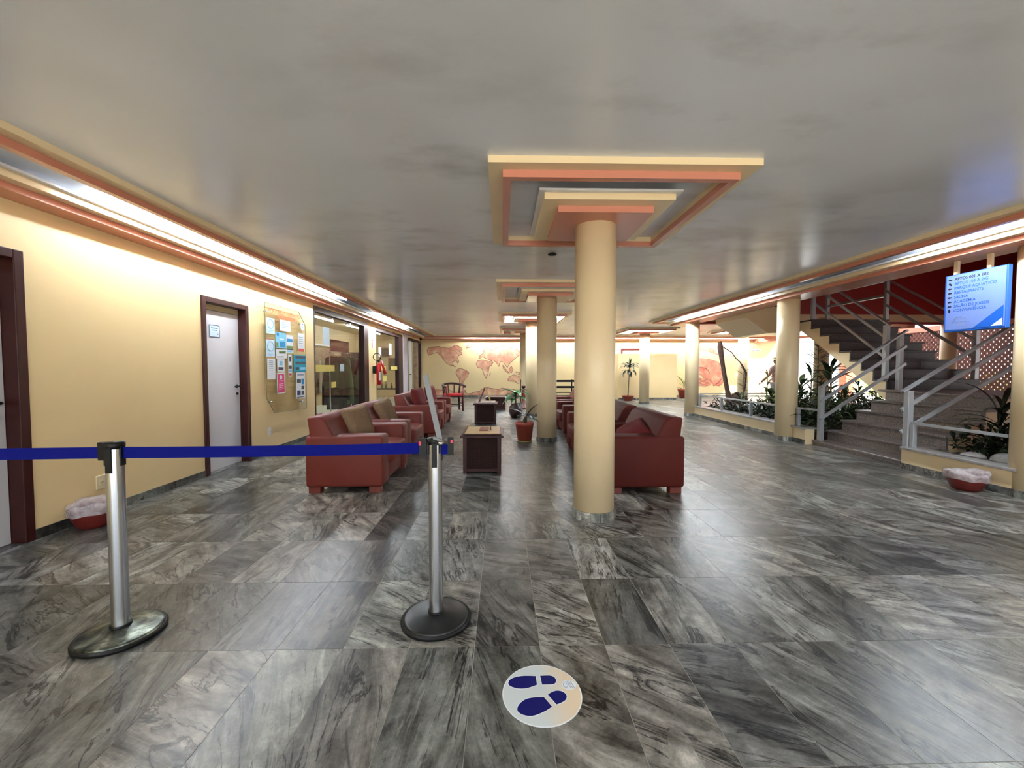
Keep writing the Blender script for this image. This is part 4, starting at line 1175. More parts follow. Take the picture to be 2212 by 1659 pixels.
g = G().tube([(c[0]-.008+.014*math.cos(a), c[1]+.016*math.sin(a), .0016) for a in [PI/2+PI*k/10 for k in range(11)]], .0012, 5)
g.tube([(c[0]-.010, c[1]-.012, .0016), (c[0]-.002, c[1]+.0, .0016), (c[0]-.010, c[1]+.010, .0016)], .001, 5)
for k in range(3):
    g.tube([(c[0]-.004+.007*k, c[1]+.020, .0016), (c[0]+.006+.007*k, c[1]-.018, .0016)], .001, 5)
g.build('logo', 'ink_grey', sk)

# ------------------------------------------------------------------ waste baskets with bags
def basket(label, x, y, seed, r=.15):
    t = thing('waste_basket', label, 'waste basket', (x, y, 0), group='red waste baskets with plastic bags')
    G().lathe([(r*.58, 0), (r*.72, .03), (r*.92, .11), (r, .17), (r*.97, .17), (r*.88, .11), (r*.68, .035), (r*.5, .012)], 36).build('bowl', 'bin_red', t, smooth=True)
    bm = bmesh.new(); rd = random.Random(seed); n = 48; rows = []
    for j, (k, z) in enumerate(((1.01, .118), (1.03, .15), (1.02, .185), (.97, .20), (.82, .18), (.68, .11))):
        ring_ = []
        for i in range(n):
            a = 2*PI*i/n
            w = 1 + .02*math.sin(5*a+seed+j) + .02*math.sin(11*a+2*j)
            zz = z + (.014*math.sin(2*a+seed) + .007*math.sin(7*a+j*1.3+seed))*(1 if j else .5)
            ring_.append(bm.verts.new((r*k*w*math.cos(a), r*k*w*math.sin(a), zz)))
        rows.append(ring_)
    for a, b_ in zip(rows, rows[1:]):
        for i in range(n): bm.faces.new((a[i], a[(i+1) % n], b_[(i+1) % n], b_[i]))
    obj('bag', mesh('bag', bm, smooth=True), 'bag', t)
m = bpy.data.materials.new('bag'); m.use_nodes = True; nt = m.node_tree; nt.nodes.clear(); MATS['bag'] = m
o_ = nt.nodes.new('ShaderNodeOutputMaterial'); tr_ = nt.nodes.new('ShaderNodeBsdfTransparent'); tr_.inputs[0].default_value = (.97, .95, .96, 1)
pb = nt.nodes.new('ShaderNodeBsdfPrincipled'); pb.inputs['Base Color'].default_value = lin(226, 218, 222); pb.inputs['Roughness'].default_value = .25
mx = nt.nodes.new('ShaderNodeMixShader'); f = noise(nt, objco(nt), 16, 4, .6, 1.0)
nt.links.new(math_n(nt, 'MULTIPLY_ADD', f, .9, .02, clamp=True), mx.inputs[0]); nt.links.new(tr_.outputs[0], mx.inputs[1]); nt.links.new(pb.outputs[0], mx.inputs[2]); nt.links.new(mx.outputs[0], o_.inputs[0])
basket('red waste basket lined with a plastic bag beside the first door', -3.30, 3.40, 3, .155)
basket('red waste basket lined with a plastic bag beside the column under the sign', 4.87, 4.22, 8, .17)
# ------------------------------------------------------------------ murals on the far wall
from mathutils.geometry import tessellate_polygon
def paint(nm, q, mat, parent, w):
    bm = bmesh.new(); vs = [bm.verts.new((x, -.002, z)) for x, z in q]
    for t in tessellate_polygon([[Vector((x, z, 0)) for x, z in q]]):
        try: bm.faces.new([vs[i] for i in t])
        except ValueError: pass
    for f in bm.faces:
        f.normal_update()
        if f.normal.y > 0: f.normal_flip()
    me = bpy.data.meshes.new(nm); bm.to_mesh(me); bm.free()
    o = obj(nm, me, mat, parent)
    g = G()
    for (x0, z0), (x1, z1) in zip(q, q[1:]+q[:1]):
        d = Vector((x1-x0, z1-z0)); L = d.length
        if L < 1e-4: continue
        n = Vector((-d.y, d.x))/L*w/2
        f = [g.bm.verts.new((x0+sx*n.x+ux*d.x, -.0035, z0+sx*n.y+ux*d.y)) for sx, ux in ((-1, 0), (1, 0), (1, 1), (-1, 1))]
        g.bm.faces.new(f)
    g.build('outline', 'mural_outline', o)
    return o
mp = thing('world_map_mural', 'world map mural painted in salmon wash on the far wall', 'mural', (-1.2, FY-.004, 0))
POLY = dict(
north_america=[(-3.23, 2.02), (-3.19, 2.11), (-2.99, 2.16), (-2.74, 2.19), (-2.53, 2.13), (-2.28, 2.11), (-2.12, 2.18), (-2.01, 2.25), (-1.88, 2.2), (-1.77, 2.13), (-1.72, 2.06), (-1.77, 2.0), (-1.86, 2.02), (-1.95, 2.04), (-2.04, 1.95), (-1.99, 1.86), (-1.92, 2.0), (-1.77, 1.95), (-1.72, 1.82), (-1.78, 1.86), (-1.88, 1.78), (-1.92, 1.68), (-1.87, 1.53), (-1.92, 1.46), (-1.99, 1.59), (-2.08, 1.55), (-2.14, 1.48), (-2.12, 1.39), (-2.01, 1.3), (-2.12, 1.36), (-2.26, 1.39), (-2.39, 1.46), (-2.5, 1.59), (-2.58, 1.7), (-2.65, 1.8), (-2.8, 1.93), (-2.96, 1.89), (-3.19, 1.8)],
greenland=[(-1.56, 2.11), (-1.5, 2.22), (-1.34, 2.27), (-1.06, 2.31), (-1.24, 2.22), (-1.42, 2.13)],
arctic_island=[(-0.55, 2.33), (-0.3, 2.31), (-0.37, 2.18), (-0.48, 2.25)],
south_america=[(-1.98, 1.16), (-1.89, 1.23), (-1.74, 1.23), (-1.56, 1.16), (-1.44, 1.05), (-1.51, 0.89), (-1.6, 0.78), (-1.69, 0.67), (-1.71, 0.52), (-1.78, 0.49), (-1.84, 0.61), (-1.85, 0.78), (-1.94, 0.9), (-2.0, 1.03)],
africa=[(-1.13, 1.43), (-1.06, 1.57), (-0.91, 1.61), (-0.73, 1.59), (-0.57, 1.53), (-0.48, 1.59), (-0.39, 1.5), (-0.48, 1.35), (-0.54, 1.39), (-0.59, 1.17), (-0.61, 1.03), (-0.7, 0.81), (-0.79, 0.97), (-0.84, 1.14), (-0.9, 1.26), (-1.06, 1.28)],
madagascar=[(-0.54, 1.03), (-0.5, 1.06), (-0.54, 0.9), (-0.56, 0.92)],
eurasia=[(-1.02, 1.66), (-1.0, 1.77), (-0.84, 1.88), (-0.82, 2.0), (-0.7, 2.13), (-0.54, 2.07), (-0.52, 2.0), (-0.3, 2.11), (-0.05, 2.18), (0.17, 2.25), (0.2, 2.17), (0.42, 2.11), (0.75, 2.0), (0.76, 1.82), (0.64, 1.75), (0.49, 1.61), (0.35, 1.5), (0.26, 1.35), (0.22, 1.28), (0.13, 1.39), (0.04, 1.53), (-0.09, 1.55), (-0.14, 1.32), (-0.25, 1.5), (-0.37, 1.59), (-0.52, 1.61), (-0.73, 1.68), (-0.84, 1.75)],
sumatra=[(0.02, 1.39), (0.15, 1.21), (0.31, 1.03), (0.17, 1.1), (0.04, 1.25)],
borneo=[(0.29, 1.21), (0.39, 1.34), (0.47, 1.21), (0.4, 1.05), (0.29, 1.1)],
new_guinea=[(0.57, 1.1), (0.75, 1.06), (0.77, 0.96), (0.64, 1.01)],
australia=[(0.24, 0.74), (0.31, 0.88), (0.49, 0.97), (0.6, 0.94), (0.77, 0.87), (0.77, 0.63), (0.67, 0.59), (0.53, 0.7), (0.31, 0.7)],
antarctica=[(-3.06, 0.08), (-3.04, 0.24), (-2.86, 0.33), (-2.61, 0.31), (-2.29, 0.31), (-2.07, 0.2), (-1.78, 0.23), (-1.6, 0.31), (-1.53, 0.14), (-1.35, 0.16), (-1.21, 0.22), (-0.99, 0.25), (-0.84, 0.36), (-0.74, 0.43), (-0.56, 0.4), (-0.34, 0.36), (-0.16, 0.32), (-0.01, 0.4), (0.24, 0.36), (0.77, 0.29), (0.77, 0.08)])
for nm, pts in POLY.items():
    q = [(x+1.2, z) for x, z in pts]
    paint(nm, q, 'mural_paint', mp, .02 if nm != 'madagascar' else .012)
m2 = thing('sea_mural', 'coral pink curling wave mural beyond the garden planter', 'mural', (9.0, FY-.004, 0))
for nm, pts in (('upper_wave', [(8.52, 2.29), (8.67, 2.35), (8.82, 2.21), (8.93, 2.11), (9.12, 2.13), (9.29, 2.03), (9.43, 1.84), (9.18, 1.92), (8.96, 2.0), (8.68, 2.05), (8.5, 2.1)]),
                ('big_curl', [(8.48, 1.65), (8.68, 1.68), (9.05, 1.64), (9.4, 1.54), (9.51, 1.46), (9.54, 1.3), (9.66, .95), (9.58, .77), (9.45, .61), (9.26, .47), (9.2, .66), (9.07, .77), (8.82, .82), (8.71, .95), (8.49, 1.04)]),
                ('shell', [(8.49, .86), (8.7, .80), (8.93, .765), (9.12, .72), (9.18, .63), (9.12, .52), (8.94, .47), (8.5, .5)]),
                ('foot_curl', [(9.29, .5), (9.48, .61), (9.61, .77), (9.69, .82), (9.67, .61), (9.53, .47)])):
    q = [(x-9.0, z) for x, z in pts]
    paint(nm, q, 'mural_coral', m2, .016)
for k in range(4):
    G().tube([(-.42+.08*math.sin(a*.5), -.004, .57+.07*k-.03*math.sin(a)) if 0 else (-.45+.06*a, -.004, .56+.055*k+.02*math.sin(a*1.1)) for a in range(9)], .008, 4).build('shell_line', 'mural_outline', m2)
G().tube([(-.35+.42*math.cos(a), -.004, 1.0+.30*math.sin(a)) for a in [.1+.28*k for k in range(10)]], .014, 5).build('curl_line', 'mural_outline', m2)
for x in (-.2, -.12, .0): G().tube([(x*.4-.1, -.004, .98), (x, -.004, 1.22)], .006, 4).build('fan_line', 'mural_outline', m2)

# small name plates, low partition, door light, barrier rail
for lab, x, z, w, h in (('small white door plate near the barrier rail', 2.98, 2.05, .32, .10), ('long pale plate beyond the far garden column', 11.12, 2.04, .44, .10)):
    t = thing('name_plate', lab, 'plate', (x, FY, z))
    G().box(-w/2, w/2, -.012, 0, -h/2, h/2).build('panel', 'paper', t)
    G().box(-w*.35, -w*.2, -.014, -.012, -h*.2, h*.2).box(-w*.1, w*.35, -.014, -.012, -h*.12, h*.12).build('print', 'ink_grey', t)
pa = thing('partition_screen', 'low cream partition hiding the doors behind the slim column', 'partition', (5.8, 16.55, 0), kind='structure')
G().box(-1.05, 1.20, 0, .12, 0, 1.83).build('panel', 'cream_wall', pa)
G().box(-1.17, -1.05, .0, 1.48, 0, 1.83).build('return_panel', 'cream_wall', pa)
for k in range(4):
    G().box(-1.17+.59*k+.001, -1.17+.59*(k+1)-.001, -.012, 0, 0, .075).build('strip', 'stone_base', pa)
d3 = thing('door_3', 'dark framed door light showing over the low partition', 'door', (5.62, FY, 0), kind='structure')
for a, b_ in ((-.46, -.40), (.40, .46)): G().box(a, b_, -.05, .0, 0, 2.10).build('jamb', 'red_wood', d3)
G().box(-.40, .40, -.05, 0, 2.04, 2.10).build('head', 'red_wood', d3)
G().box(-.40, .40, -.02, 0, 0, 2.04).build('leaf', 'white_door', d3)
G().box(.05, .30, -.025, -.02, 1.72, 2.0).build('notice', 'paper', d3)
br = thing('barrier_rail', 'black three-rail barrier in front of the far cream wall', 'barrier', (2.9, 17.3, 0))
for z, h in ((.72, .09), (.47, .09), (.24, .035)): G().box(-1.5, 1.5, -.02, .02, z-h/2, z+h/2).build('rail', 'black_paint', br)
for x in (-1.5, 0, 1.5): G().box(x-.025, x+.025, .02, .06, 0, .78).build('post', 'black_paint', br)

# ------------------------------------------------------------------ hanging direction sign
sg = thing('direction_sign', 'hanging blue and white hotel direction sign beside the column', 'sign', (5.05, 4.38, 1.68))
W_, H_ = .595, .635
G().box(0, .05, -W_/2, W_/2, 0, H_).build('box', 'sign_blue', sg, bevel=.006, seg=1)
G().box(-.003, .0, -W_/2+.012, W_/2-.022, .022, H_-.008).build('face', 'sign_face', sg)
for y in (-.12, .2): G().box(.01, .04, y-.02, y+.02, H_, ZL-1.68).build('hanger', 'cream', sg)
def st_(y, z): return (-.004, y, z)
G().poly([st_(-W_/2+.022, .022), st_(-.10+.10, .022), st_(-W_/2+.022, .235)][::1]).build('blue_corner', 'sign_blue', sg)
G().poly([(-.0045, -W_/2+.030, .030), (-.0045, -.17, .030), (-.0045, -W_/2+.030, .105)]).build('white_corner', 'paper', sg)
rows_ = ['APTOS 001 A 102', 'APTOS 103 A 245', 'PARQUE AQUATICO', 'RESTAURANTE', 'SAUNA', 'ACADEMIA', 'SALÃO DE JOGOS', 'CONVENIÊNCIA']
dirs = ['l', 'ul', 'l', 'l', 'l', 'l', 'l', 'd']
for k, (s_, dr) in enumerate(zip(rows_, dirs)):
    z = .580 - .0495*k
    me = text_mesh(s_, .043, .0012)
    # face looks towards -x and reads from +y to -y
    obj('lettering', me, 'sign_text' if k else 'ink_dark', sg, loc=(-.0042, W_/2-.105, z-.014), rot=(PI/2, 0, -PI/2))
    a = {'l': 0, 'ul': -PI/4, 'd': PI/2}[dr]
    pts = [(-.022, 0), (-.004, .014), (-.004, .007), (.020, .007), (.020, -.007), (-.004, -.007), (-.004, -.014)]
    pts = [(x*math.cos(a)-y*math.sin(a), x*math.sin(a)+y*math.cos(a)) for x, y in pts]
    G().poly([(-.0042, W_/2-.06-x, z+y) for x, y in pts]).build('arrow', 'sign_arrow', sg)
g = G()
g.tube([(-.005, W_/2-.18+.075*math.cos(a), .115+.05*math.sin(a)) for a in [PI*k/12 for k in range(13)]], .0016, 4)
for k in range(9):
    a = PI*(k+.5)/9
    g.tube([(-.005, W_/2-.18+.055*math.cos(a), .115+.032*math.sin(a)), (-.005, W_/2-.18+.068*math.cos(a), .115+.044*math.sin(a))], .0022, 4)
g.tube([(-.005, W_/2-.09-.012*k, .105+.004*math.sin(k*1.6)) for k in range(16)], .0018, 4)
g.bar((-.005, W_/2-.18, .11), (-.005, W_/2-.18, .135), .003, .004)
g.build('crest', 'ink_grey', sg)
obj('lettering', text_mesh('PARK HOTEL', .017, .0004), 'ink_grey', sg, loc=(-.0042, W_/2-.125, .070), rot=(PI/2, 0, -PI/2))

# ------------------------------------------------------------------ plants
def leaf_mesh(L, w, droop, n=8, fold=.18, tip=1.0, mat='leaf'):
    """blade along +x, drooping down; one mesh shared by many leaves"""
    bm = bmesh.new(); rows = []; x = z = 0; ang = 0
    for k in range(n+1):
        u = k/n
        ww = w*max(.03, math.sin(PI*min(1, u*.93+.05))**tip)
        rows.append([bm.verts.new((x, -ww/2, z+fold*ww)), bm.verts.new((x, 0, z)), bm.verts.new((x, ww/2, z+fold*ww))])
        ang = -droop*u**1.3
        x += L/n*math.cos(ang); z += L/n*math.sin(ang)
    for a, b_ in zip(rows, rows[1:]):
        for i in (0, 1): bm.faces.new((a[i], a[i+1], b_[i+1], b_[i]))
    me = mesh('leaf', bm, smooth=True); me.materials.append(MATS[mat]); return me
def leaves(parent, me, spec):
    for x, y, z, az, el, s in spec:
        obj('leaf', me, None, parent, loc=(x, y, z), rot=Euler((0, -el, az), 'XYZ'), scale=(s, s, s))
def pot(parent, r0, r1, h, mat='terracotta', saucer=None, nm='pot'):
    G().lathe([(r0*.9, 0), (r0, .005), (r1*.97, h*.86), (r1*1.04, h*.87), (r1*1.04, h), (r1*.94, h), (r1*.9, h*.9), (r0*.8, .04)], 32).build(nm, mat, parent, smooth=True)
    G().lathe([(r1*.92, h*.86), (r1*.5, h*.89), (.01, h*.9)], 24, close=False).build('soil', 'soil', parent, smooth=True)
    if saucer: G().lathe([(r0*1.05, -.0), (r0*1.15, .02), (r0*1.12, .022), (r0*1.0, .008)], 32).build('saucer', saucer, parent, smooth=True)

p = thing('potted_plant', 'terracotta pot with a sparse strap-leaved plant in front of the second column', 'potted plant', (.385, 7.19, 0))
pot(p, .118, .16, .335, saucer='saucer')
G().tube([(0, 0, .30), (.01, .0, .37), (.03, 0, .43)], .03, 8, radii=[.05, .035, .02]).build('stem', 'stem', p, smooth=True)
L1 = leaf_mesh(.36, .075, .5, mat='leaf_dark'); L2 = leaf_mesh(.3, .085, 1.1, mat='leaf_dark')
leaves(p, L1, [(.03, 0, .43, -.45, .95, 1.0), (.03, 0, .42, -.8, -.02, .82), (.03, 0, .44, 2.8, .55, .95)])
leaves(p, L2, [(.02, 0, .43, 2.2, .25, .9), (.02, 0, .43, -2.4, .3, .8), (.03, 0, .43, -.9, .2, .75), (.0, 0, .4, -1.6, .0, .6)])
p = thing('vase_plant', 'dark glazed vase with drooping broad green leaves behind the terracotta pot', 'potted plant', (.34, 10.62, 0))
G().lathe([(.10, 0), (.13, .02), (.18, .16), (.16, .28), (.12, .33), (.13, .36), (.11, .36), (.10, .3)], 28).build('vase', 'vase_dark', p, smooth=True)
G().tube([(0, 0, .3), (.0, 0, .55), (.01, 0, .62)], .02, 8).build('stem', 'stem_green', p, smooth=True)
LB = leaf_mesh(.50, .17, 1.7, mat='leaf'); LC = leaf_mesh(.44, .14, 1.2, mat='leaf')
leaves(p, LB, [(0, 0, .58, 3.0, .75, 1.0), (0, 0, .56, -.4, .55, .95), (0, 0, .55, -1.3, .7, .9), (0, 0, .56, .5, .9, .9), (0, 0, .52, -2.2, .4, .95)])
leaves(p, LC, [(0, 0, .50, -.9, .3, 1.0), (0, 0, .48, -1.9, .2, .9), (0, 0, .52, 2.2, .5, 1.0), (0, 0, .47, -2.9, .1, .9), (0, 0, .55, 1.4, .8, .9)])
G().tube([(.13, .05, .40), (.13, .05, .97)], .012, 6).build('support_stake', 'black_paint', p)

p = thing('dracaena_pot', 'tall thin-stemmed dracaena in a terracotta bowl before the low partition', 'potted plant', (4.85, 15.95, 0))
pot(p, .15, .23, .20)
G().tube([(0, 0, .17), (.02, 0, .6), (.04, 0, 1.05), (.05, 0, 1.30)], .018, 8, radii=[.022, .018, .018, .022]).build('stem', 'stem', p, smooth=True)
LD = leaf_mesh(.56, .085, 1.9, mat='leaf_dark'); LE = leaf_mesh(.46, .09, 2.3, mat='leaf_dark')
rd = random.Random(4)
leaves(p, LD, [(.05, 0, 1.22+.010*k, k*2.4, .55+.3*rd.random(), .85+.25*rd.random()) for k in range(13)])
leaves(p, LE, [(.05, 0, 1.08+.012*k, 1.1+k*2.4, .1+.3*rd.random(), .9+.2*rd.random()) for k in range(9)])
leaves(p, leaf_mesh(.42, .06, .2, mat='leaf_dark'), [(.05, 0, 1.30, 1.2, 1.45, 1.0), (.05, 0, 1.30, -1.4, 1.2, .9)])
p = thing('yellow_palm_pot', 'yellowish arching palm in a terracotta pot against the far wall', 'potted plant', (7.56, 17.2, 0))
pot(p, .15, .22, .38)
LP = leaf_mesh(.75, .06, 1.5, mat='leaf_pale')
leaves(p, LP, [(0, 0, .40+.02*k, .6+k*2.2, 1.0+.3*math.sin(k), .8+.25*rd.random()) for k in range(12)])
leaves(p, leaf_mesh(.5, .07, 1.2, mat='leaf_pale'), [(0, 0, .36, 2.6+.3*k, .5, .9) for k in range(4)])

# garden behind the planter
rd = random.Random(11)
tk = thing('driftwood_trunk', 'tall bare driftwood trunk with a curved branch rising from the garden', 'driftwood', (5.82, 10.45, .19))
G().tube([(.02, 0, -.03), (.0, 0, .12), (-.06, 0, .32), (-.10, 0, .52), (-.16, 0, .80), (-.22, 0, 1.10), (-.27, 0, 1.38), (-.30, 0, 1.60), (-.31, 0, 1.72), (-.285, 0, 1.755)], .08, 10, radii=[.16, .13, .075, .055, .052, .05, .058, .07, .05, .012]).build('trunk', 'bark', tk, smooth=True)
G().tube([(.02, 0, .0), (.10, 0, .2), (.17, 0, .36), (.14, 0, .46)], .1, 10, radii=[.18, .21, .17, .04]).build('stump', 'bark', tk, smooth=True)
G().tube([(-.29, 0, 1.66), (-.18, 0, 1.58), (.0, 0, 1.47), (.10, 0, 1.33), (.22, 0, 1.22), (.31, 0, 1.08), (.37, 0, .96), (.37, 0, .80), (.36, 0, .60), (.32, 0, .42), (.25, 0, .28), (.2, 0, .2)], .014, 8, radii=[.012, .012, .012, .013, .016, .022, .03, .022, .018, .016, .015, .02]).build('curved_branch', 'bark', tk, smooth=True)
def cane(name, label, x, y, h, n, me, mat='stem_green', lean=0, z=.19, lo=.35, spread=.8, cat='plant', grp='leafy plants in the garden bed'):
    p = thing(name, label, cat, (x, y, z), group=grp)
    G().tube([(0, 0, -.02), (lean*.4, 0, h*.5), (lean, 0, h)], .012, 6, radii=[.014, .012, .008]).build('stem', mat, p, smooth=True)
    leaves(p, me, [(lean*(u:=lo+(1-lo)*k/max(1, n-1))**1.3, 0, h*u, rd.random()*.6+k*2.4, spread*(.3+.9*u)*(.7+.5*rd.random()), .75+.5*rd.random()) for k in range(n)])
    return p
S1 = leaf_mesh(.24, .035, .7, 6, mat='leaf_bronze'); S2 = leaf_mesh(.30, .045, 1.0, 6, mat='leaf_garden'); S3 = leaf_mesh(.34, .10, 1.0, 6, mat='leaf_garden')
S4 = leaf_mesh(.45, .05, 1.2, 6, mat='leaf_pale'); S5 = leaf_mesh(.5, .11, .9, 7, mat='leaf_dark'); S6 = leaf_mesh(.8, .07, 1.6, 8, mat='leaf_dark')
cane('cane_plant', 'upright bronze cane plant inside the curve of the driftwood branch', 6.05, 10.3, 1.0, 12, S1, 'stem')
cane('cane_plant', 'pale slender cane plant right of the driftwood branch', 6.05, 9.4, .92, 13, S1, lean=.03)
cane('cane_plant', 'thin pale cane plant with arching leaves in front of the far column', 6.2, 9.0, .75, 12, S4)
cane('broadleaf_plant', 'dense broadleaf shrub at the left edge of the stair column', 6.05, 8.3, .75, 22, S3, 'stem', lo=.1)
cane('broadleaf_plant', 'dark shrub beside the low rail in the middle of the garden', 6.3, 9.6, .45, 20, S3, 'stem', lo=.1)
cane('broadleaf_plant', 'low shrub under the driftwood trunk', 5.75, 9.9, .32, 18, S2, 'stem', lo=.1)
cane('broadleaf_plant', 'green shrub at the back curb of the garden', 7.2, 10.3, .55, 20, S3, 'stem', lo=.1)
p = cane('rubber_plant', 'big-leaved plant poking out over the planter stub by the stairs', 5.42, 6.98, .38, 4, S5, lo=.3, spread=.6)
leaves(p, S5, [(0, -.02, .16, -2.6, .30, 1.0), (0, 0, .30, -2.7, .55, .95), (0, .0, .3, -1.9, .4, .7), (0, 0, .28, .6, .4, .8)])
p = cane('climber_plant', 'climbing plant with arching fronds wrapped on the column under the stairs', 8.18, 10.62, 1.65, 34, S2, 'stem', lo=.12, spread=.5)
leaves(p, S4, [(0, 0, 1.0+.05*k, 2.6+.25*math.sin(k*2.1), .75+.06*k, 1.25) for k in range(7)])
leaves(p, S6, [(0, 0, 1.2+.05*k, -.3+.3*math.sin(k*1.7), .8-.08*k, .9) for k in range(4)])
p = cane('broadleaf_plant', 'plant with long dark leaves in front of the stair stringer', 6.9, 8.6, 1.0, 8, S5, 'stem', lo=.6, spread=.9)
leaves(p, S5, [(0, 0, 1.0, 0.0, .25, 1.1), (0, 0, 1.0, .3, .5, 1.0), (0, 0, .95, -.3, .1, .9), (0, 0, .98, 2.5, .3, .9)])
cane('broadleaf_plant', 'red-tinged shrub under the stair stringer', 7.4, 9.5, .9, 20, S1, 'stem', lo=.2)
cane('broadleaf_plant', 'shrub just behind the left stair newel post', 5.75, 7.35, .42, 20, S2, 'stem', lo=.1)
cane('broadleaf_plant', 'shrub under the middle of the stair flight', 6.3, 7.5, .55, 22, S2, 'stem', lo=.1)
p = thing('spiky_plant', 'dark spiky plant in the planter between the stairs and the column', 'plant', (5.72, 4.62, .19), group='leafy plants in the garden bed')
leaves(p, S6, [(.03*math.cos(k), .03*math.sin(k), .02*k, k*2.4, .55+.75*((k*.37) % 1), .5+.3*rd.random()) for k in range(30)])
leaves(p, S4, [(0, 0, .1, k*2.0+.4, .35, .8) for k in range(6)])
for k, (x, y, s) in enumerate(((5.45, 4.30, .14), (5.40, 4.62, .10))):
    o = obj('garden_stone', cushion_mesh('garden_stone', s, s*1.1, s*.7, .8, 8), 'cap_stone', loc=(x, y, .19+s*.5), rot=(0, 0, k))
    tag(o, ('larger rounded stone in the planter by the column', 'smaller rounded stone in the planter by the stairs')[k], 'stone')
def undergrowth(name, label, boxes, n, size, mat, seed):
    r_ = random.Random(seed); bm = bmesh.new()
    tot = sum((b[1]-b[0])*(b[3]-b[2]) for b in boxes)
    for x0, x1, y0, y1, z0, z1 in boxes:
        for _ in range(int(n*(x1-x0)*(y1-y0)/tot)):
            c = Vector((r_.uniform(x0, x1), r_.uniform(y0, y1), z0+(z1-z0)*r_.random()**1.2))
            L = size*r_.uniform(.6, 1.5); w = L*r_.uniform(.18, .34)
            az = r_.uniform(0, 2*PI); el = r_.uniform(-.5, 1.1)
            d = Vector((math.cos(az)*math.cos(el), math.sin(az)*math.cos(el), math.sin(el))); s = Vector((-math.sin(az), math.cos(az), 0))
            v = [bm.verts.new(p) for p in (c, c+d*L*.5+s*w/2+Vector((0, 0, .1*L)), c+d*L+Vector((0, 0, -.12*L)), c+d*L*.5-s*w/2+Vector((0, 0, .1*L)))]
            bm.faces.new(v)
    o = obj(name, mesh(name, bm), mat)
    return tag(o, label, 'foliage', kind='stuff')
cane('broadleaf_plant', 'tall dark shrub leaning against the stair column', 5.85, 7.75, .95, 26, S2, 'stem', lo=.15)
cane('broadleaf_plant', 'bushy plant behind the low rail near the second post', 5.95, 8.9, .5, 24, S2, 'stem', lo=.1)
cane('cane_plant', 'tall cane plant between the climbing plant and the newel', 6.6, 8.2, 1.15, 16, S2, 'stem', lo=.3)
cane('broadleaf_plant', 'dark shrub right under the stair stringer', 6.9, 7.9, .75, 26, S2, 'stem', lo=.1)
undergrowth('garden_foliage', 'dense dark ground cover filling the garden bed', [(5.30, 8.3, 7.6, 10.7, .19, .42), (5.32, 6.2, 7.6, 8.6, .19, .5)], 2600, .17, 'leaf_dark', 1)
undergrowth('stair_foliage', 'dark tangle of leaves in the garden under the stairs', [(5.30, 6.45, 6.85, 7.5, .19, .55), (6.0, 8.3, 7.2, 9.6, .25, .75)], 1500, .17, 'leaf_garden', 2)
undergrowth('planter_foliage', 'dark ground cover in the planter between the stairs and the sign column', [(5.48, 6.3, 4.2, 5.0, .19, .5)], 420, .17, 'leaf_dark', 5)
undergrowth('outdoor_foliage', 'pale sunlit bushes outside the bright opening', [(15.5, 19, 13, 19, 0, .9)], 900, .4, 'leaf_pale', 3)

# ------------------------------------------------------------------ person beyond the garden, seen from behind
def skin_body(name, verts, edges, radii, mat, parent=None, loc=(0, 0, 0), sub=2, root=0):
    me = bpy.data.meshes.new(name); me.from_pydata(verts, edges, [])
    o = bpy.data.objects.new(name, me); C.objects.link(o); o.location = loc
    md = o.modifiers.new('skin', 'SKIN'); md.use_smooth_shade = True
    for i, r in enumerate(radii):
        sv = me.skin_vertices[0].data[i]; sv.radius = r if isinstance(r, tuple) else (r, r); sv.use_root = (i == root)
    ms_ = o.modifiers.new('sub', 'SUBSURF'); ms_.levels = sub; ms_.render_levels = sub
    me.materials.append(MATS[mat])
    if parent: o.parent = parent
    return o
pe = thing('person', 'person in a straw hat and pale pink shirt standing beyond the garden, seen from behind', 'person', (8.92, 13.35, 0), .2)
V = [(0, 0, .86), (0, 0, 1.02), (0, 0, 1.18), (0, 0, 1.30), (0, 0, 1.38), (0, .01, 1.47), (0, .015, 1.545),
     (-.10, 0, .80), (-.11, -.01, .45), (-.11, .0, .09), (-.11, .13, .035),
     (.10, 0, .80), (.11, -.01, .45), (.11, .0, .09), (.11, .13, .035),
     (-.17, 0, 1.27), (-.27, .02, 1.03), (-.40, .12, .86), (-.44, .16, .80),
     (.17, 0, 1.27), (.25, .02, 1.02), (.28, .10, .80), (.28, .13, .73)]
Ed = [(0, 1), (1, 2), (2, 3), (3, 4), (4, 5), (5, 6), (0, 7), (7, 8), (8, 9), (9, 10), (0, 11), (11, 12), (12, 13), (13, 14), (3, 15), (15, 16), (16, 17), (17, 18), (3, 19), (19, 20), (20, 21), (21, 22)]
Rr = [(.15, .10), (.135, .095), (.15, .10), (.13, .085), .055, (.075, .09), (.06, .07), .085, .06, .045, .04, .085, .06, .045, .04, .06, .045, .034, .036, .06, .045, .034, .036]
skin_body('body', V, Ed, Rr, 'skin', pe)
V2 = [(0, 0, .80), (0, 0, .95), (0, 0, 1.12), (0, 0, 1.27), (0, 0, 1.335), (-.165, 0, 1.265), (-.23, .01, 1.12), (.165, 0, 1.265), (.22, .01, 1.12)]
skin_body('shirt', V2, [(0, 1), (1, 2), (2, 3), (3, 4), (3, 5), (5, 6), (3, 7), (7, 8)], [(.19, .135), (.18, .125), (.18, .125), (.155, .105), (.075, .07), .078, .072, .078, .072], 'shirt_pink', pe)
V3 = [(0, 0, .86), (-.10, 0, .76), (-.11, -.01, .45), (-.11, 0, .12), (.10, 0, .76), (.11, -.01, .45), (.11, 0, .12)]
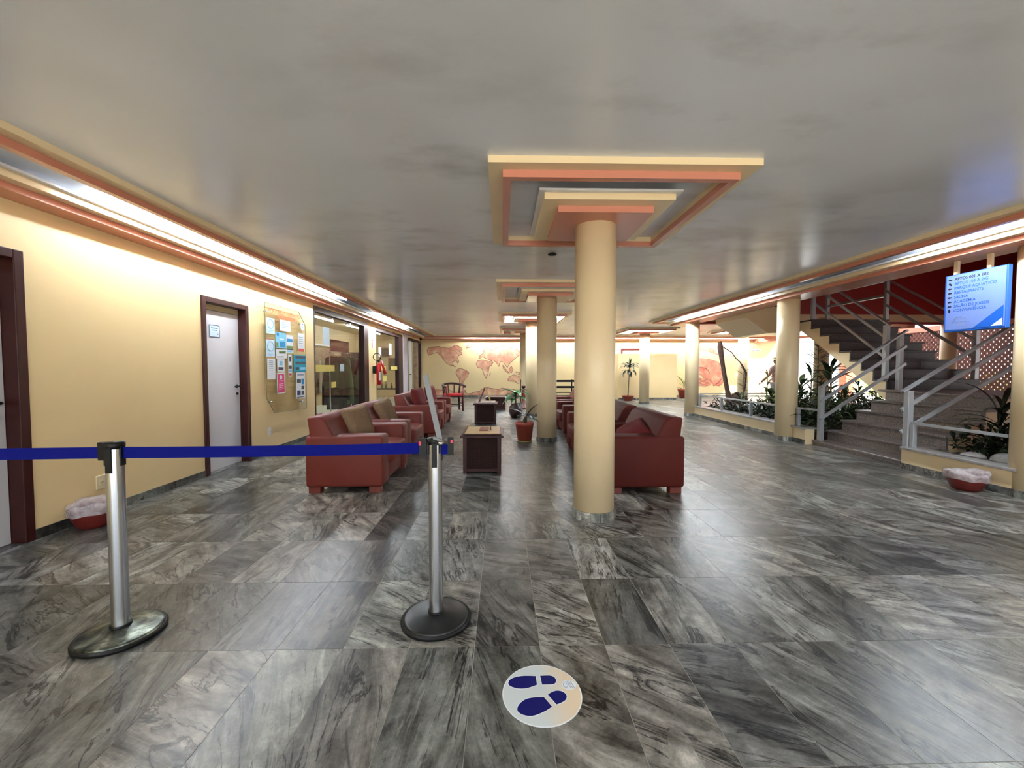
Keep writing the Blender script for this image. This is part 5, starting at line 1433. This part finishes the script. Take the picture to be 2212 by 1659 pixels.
skin_body('trousers', V3, [(0, 1), (1, 2), (2, 3), (0, 4), (4, 5), (5, 6)], [(.165, .12), .105, .082, .07, .105, .082, .07], 'trousers', pe)
def fingers(side, base, d):
    for k, L in enumerate((.05, .072, .078, .070, .055)):
        off = Vector((0, (k-2)*.017, 0)); b0 = Vector(base) + off
        v = [tuple(b0), tuple(b0+Vector(d)*L*.5+Vector((0, .004, 0))), tuple(b0+Vector(d)*L+Vector((side*.008, .012, 0)))]
        if k == 0: v = [tuple(b0+Vector((0, .01, .025))), tuple(b0+Vector((0, -.02, .0))), tuple(b0+Vector((side*-.005, -.03, -.03)))]
        skin_body('finger', v, [(0, 1), (1, 2)], [.009, .0085, .007], 'skin', pe, sub=1)
fingers(-1, (-.445, .165, .785), (-.35, .35, -.85)); fingers(1, (.28, .135, .715), (.05, .2, -.95))
G().lathe([(.001, 1.60), (.05, 1.595), (.095, 1.55), (.105, 1.49), (.095, 1.43), (.06, 1.40)], 20, cy=-.005, sx=.85).build('hair', 'hair_dark', pe, smooth=True)
for s in (-1, 1):
    G().lathe([(.012, 0), (.02, .01), (.012, .02)], 10, sy=1.5).build('ear', 'skin', pe, loc=(s*.088, .01, 1.47), rot=(0, PI/2, 0), smooth=True)
    G().lathe([(.011, 0), (.008, .006), (.001, .008)], 10).build('eye', 'ink_dark', pe, loc=(s*.032, .098, 1.485), rot=(-PI/2, 0, 0), smooth=True)
G().tube([(0, .09, 1.50), (0, .118, 1.455), (0, .10, 1.447)], .012, 8, radii=[.008, .014, .009]).build('nose', 'skin', pe, smooth=True)
G().tube([(-.025, .092, 1.415), (0, .10, 1.412), (.025, .092, 1.415)], .006, 6).build('mouth', 'ink_red', pe, smooth=True)
G().lathe([(.20, 1.535), (.15, 1.548), (.105, 1.552), (.10, 1.60), (.085, 1.635), (.04, 1.648), (.001, 1.65)], 28, close=False, sx=.95).build('hat', 'hat_straw', pe, smooth=True)
G().lathe([(.107, 1.553), (.104, 1.58)], 28, close=False, sx=.96).build('hat_band', 'hair_dark', pe, smooth=True)
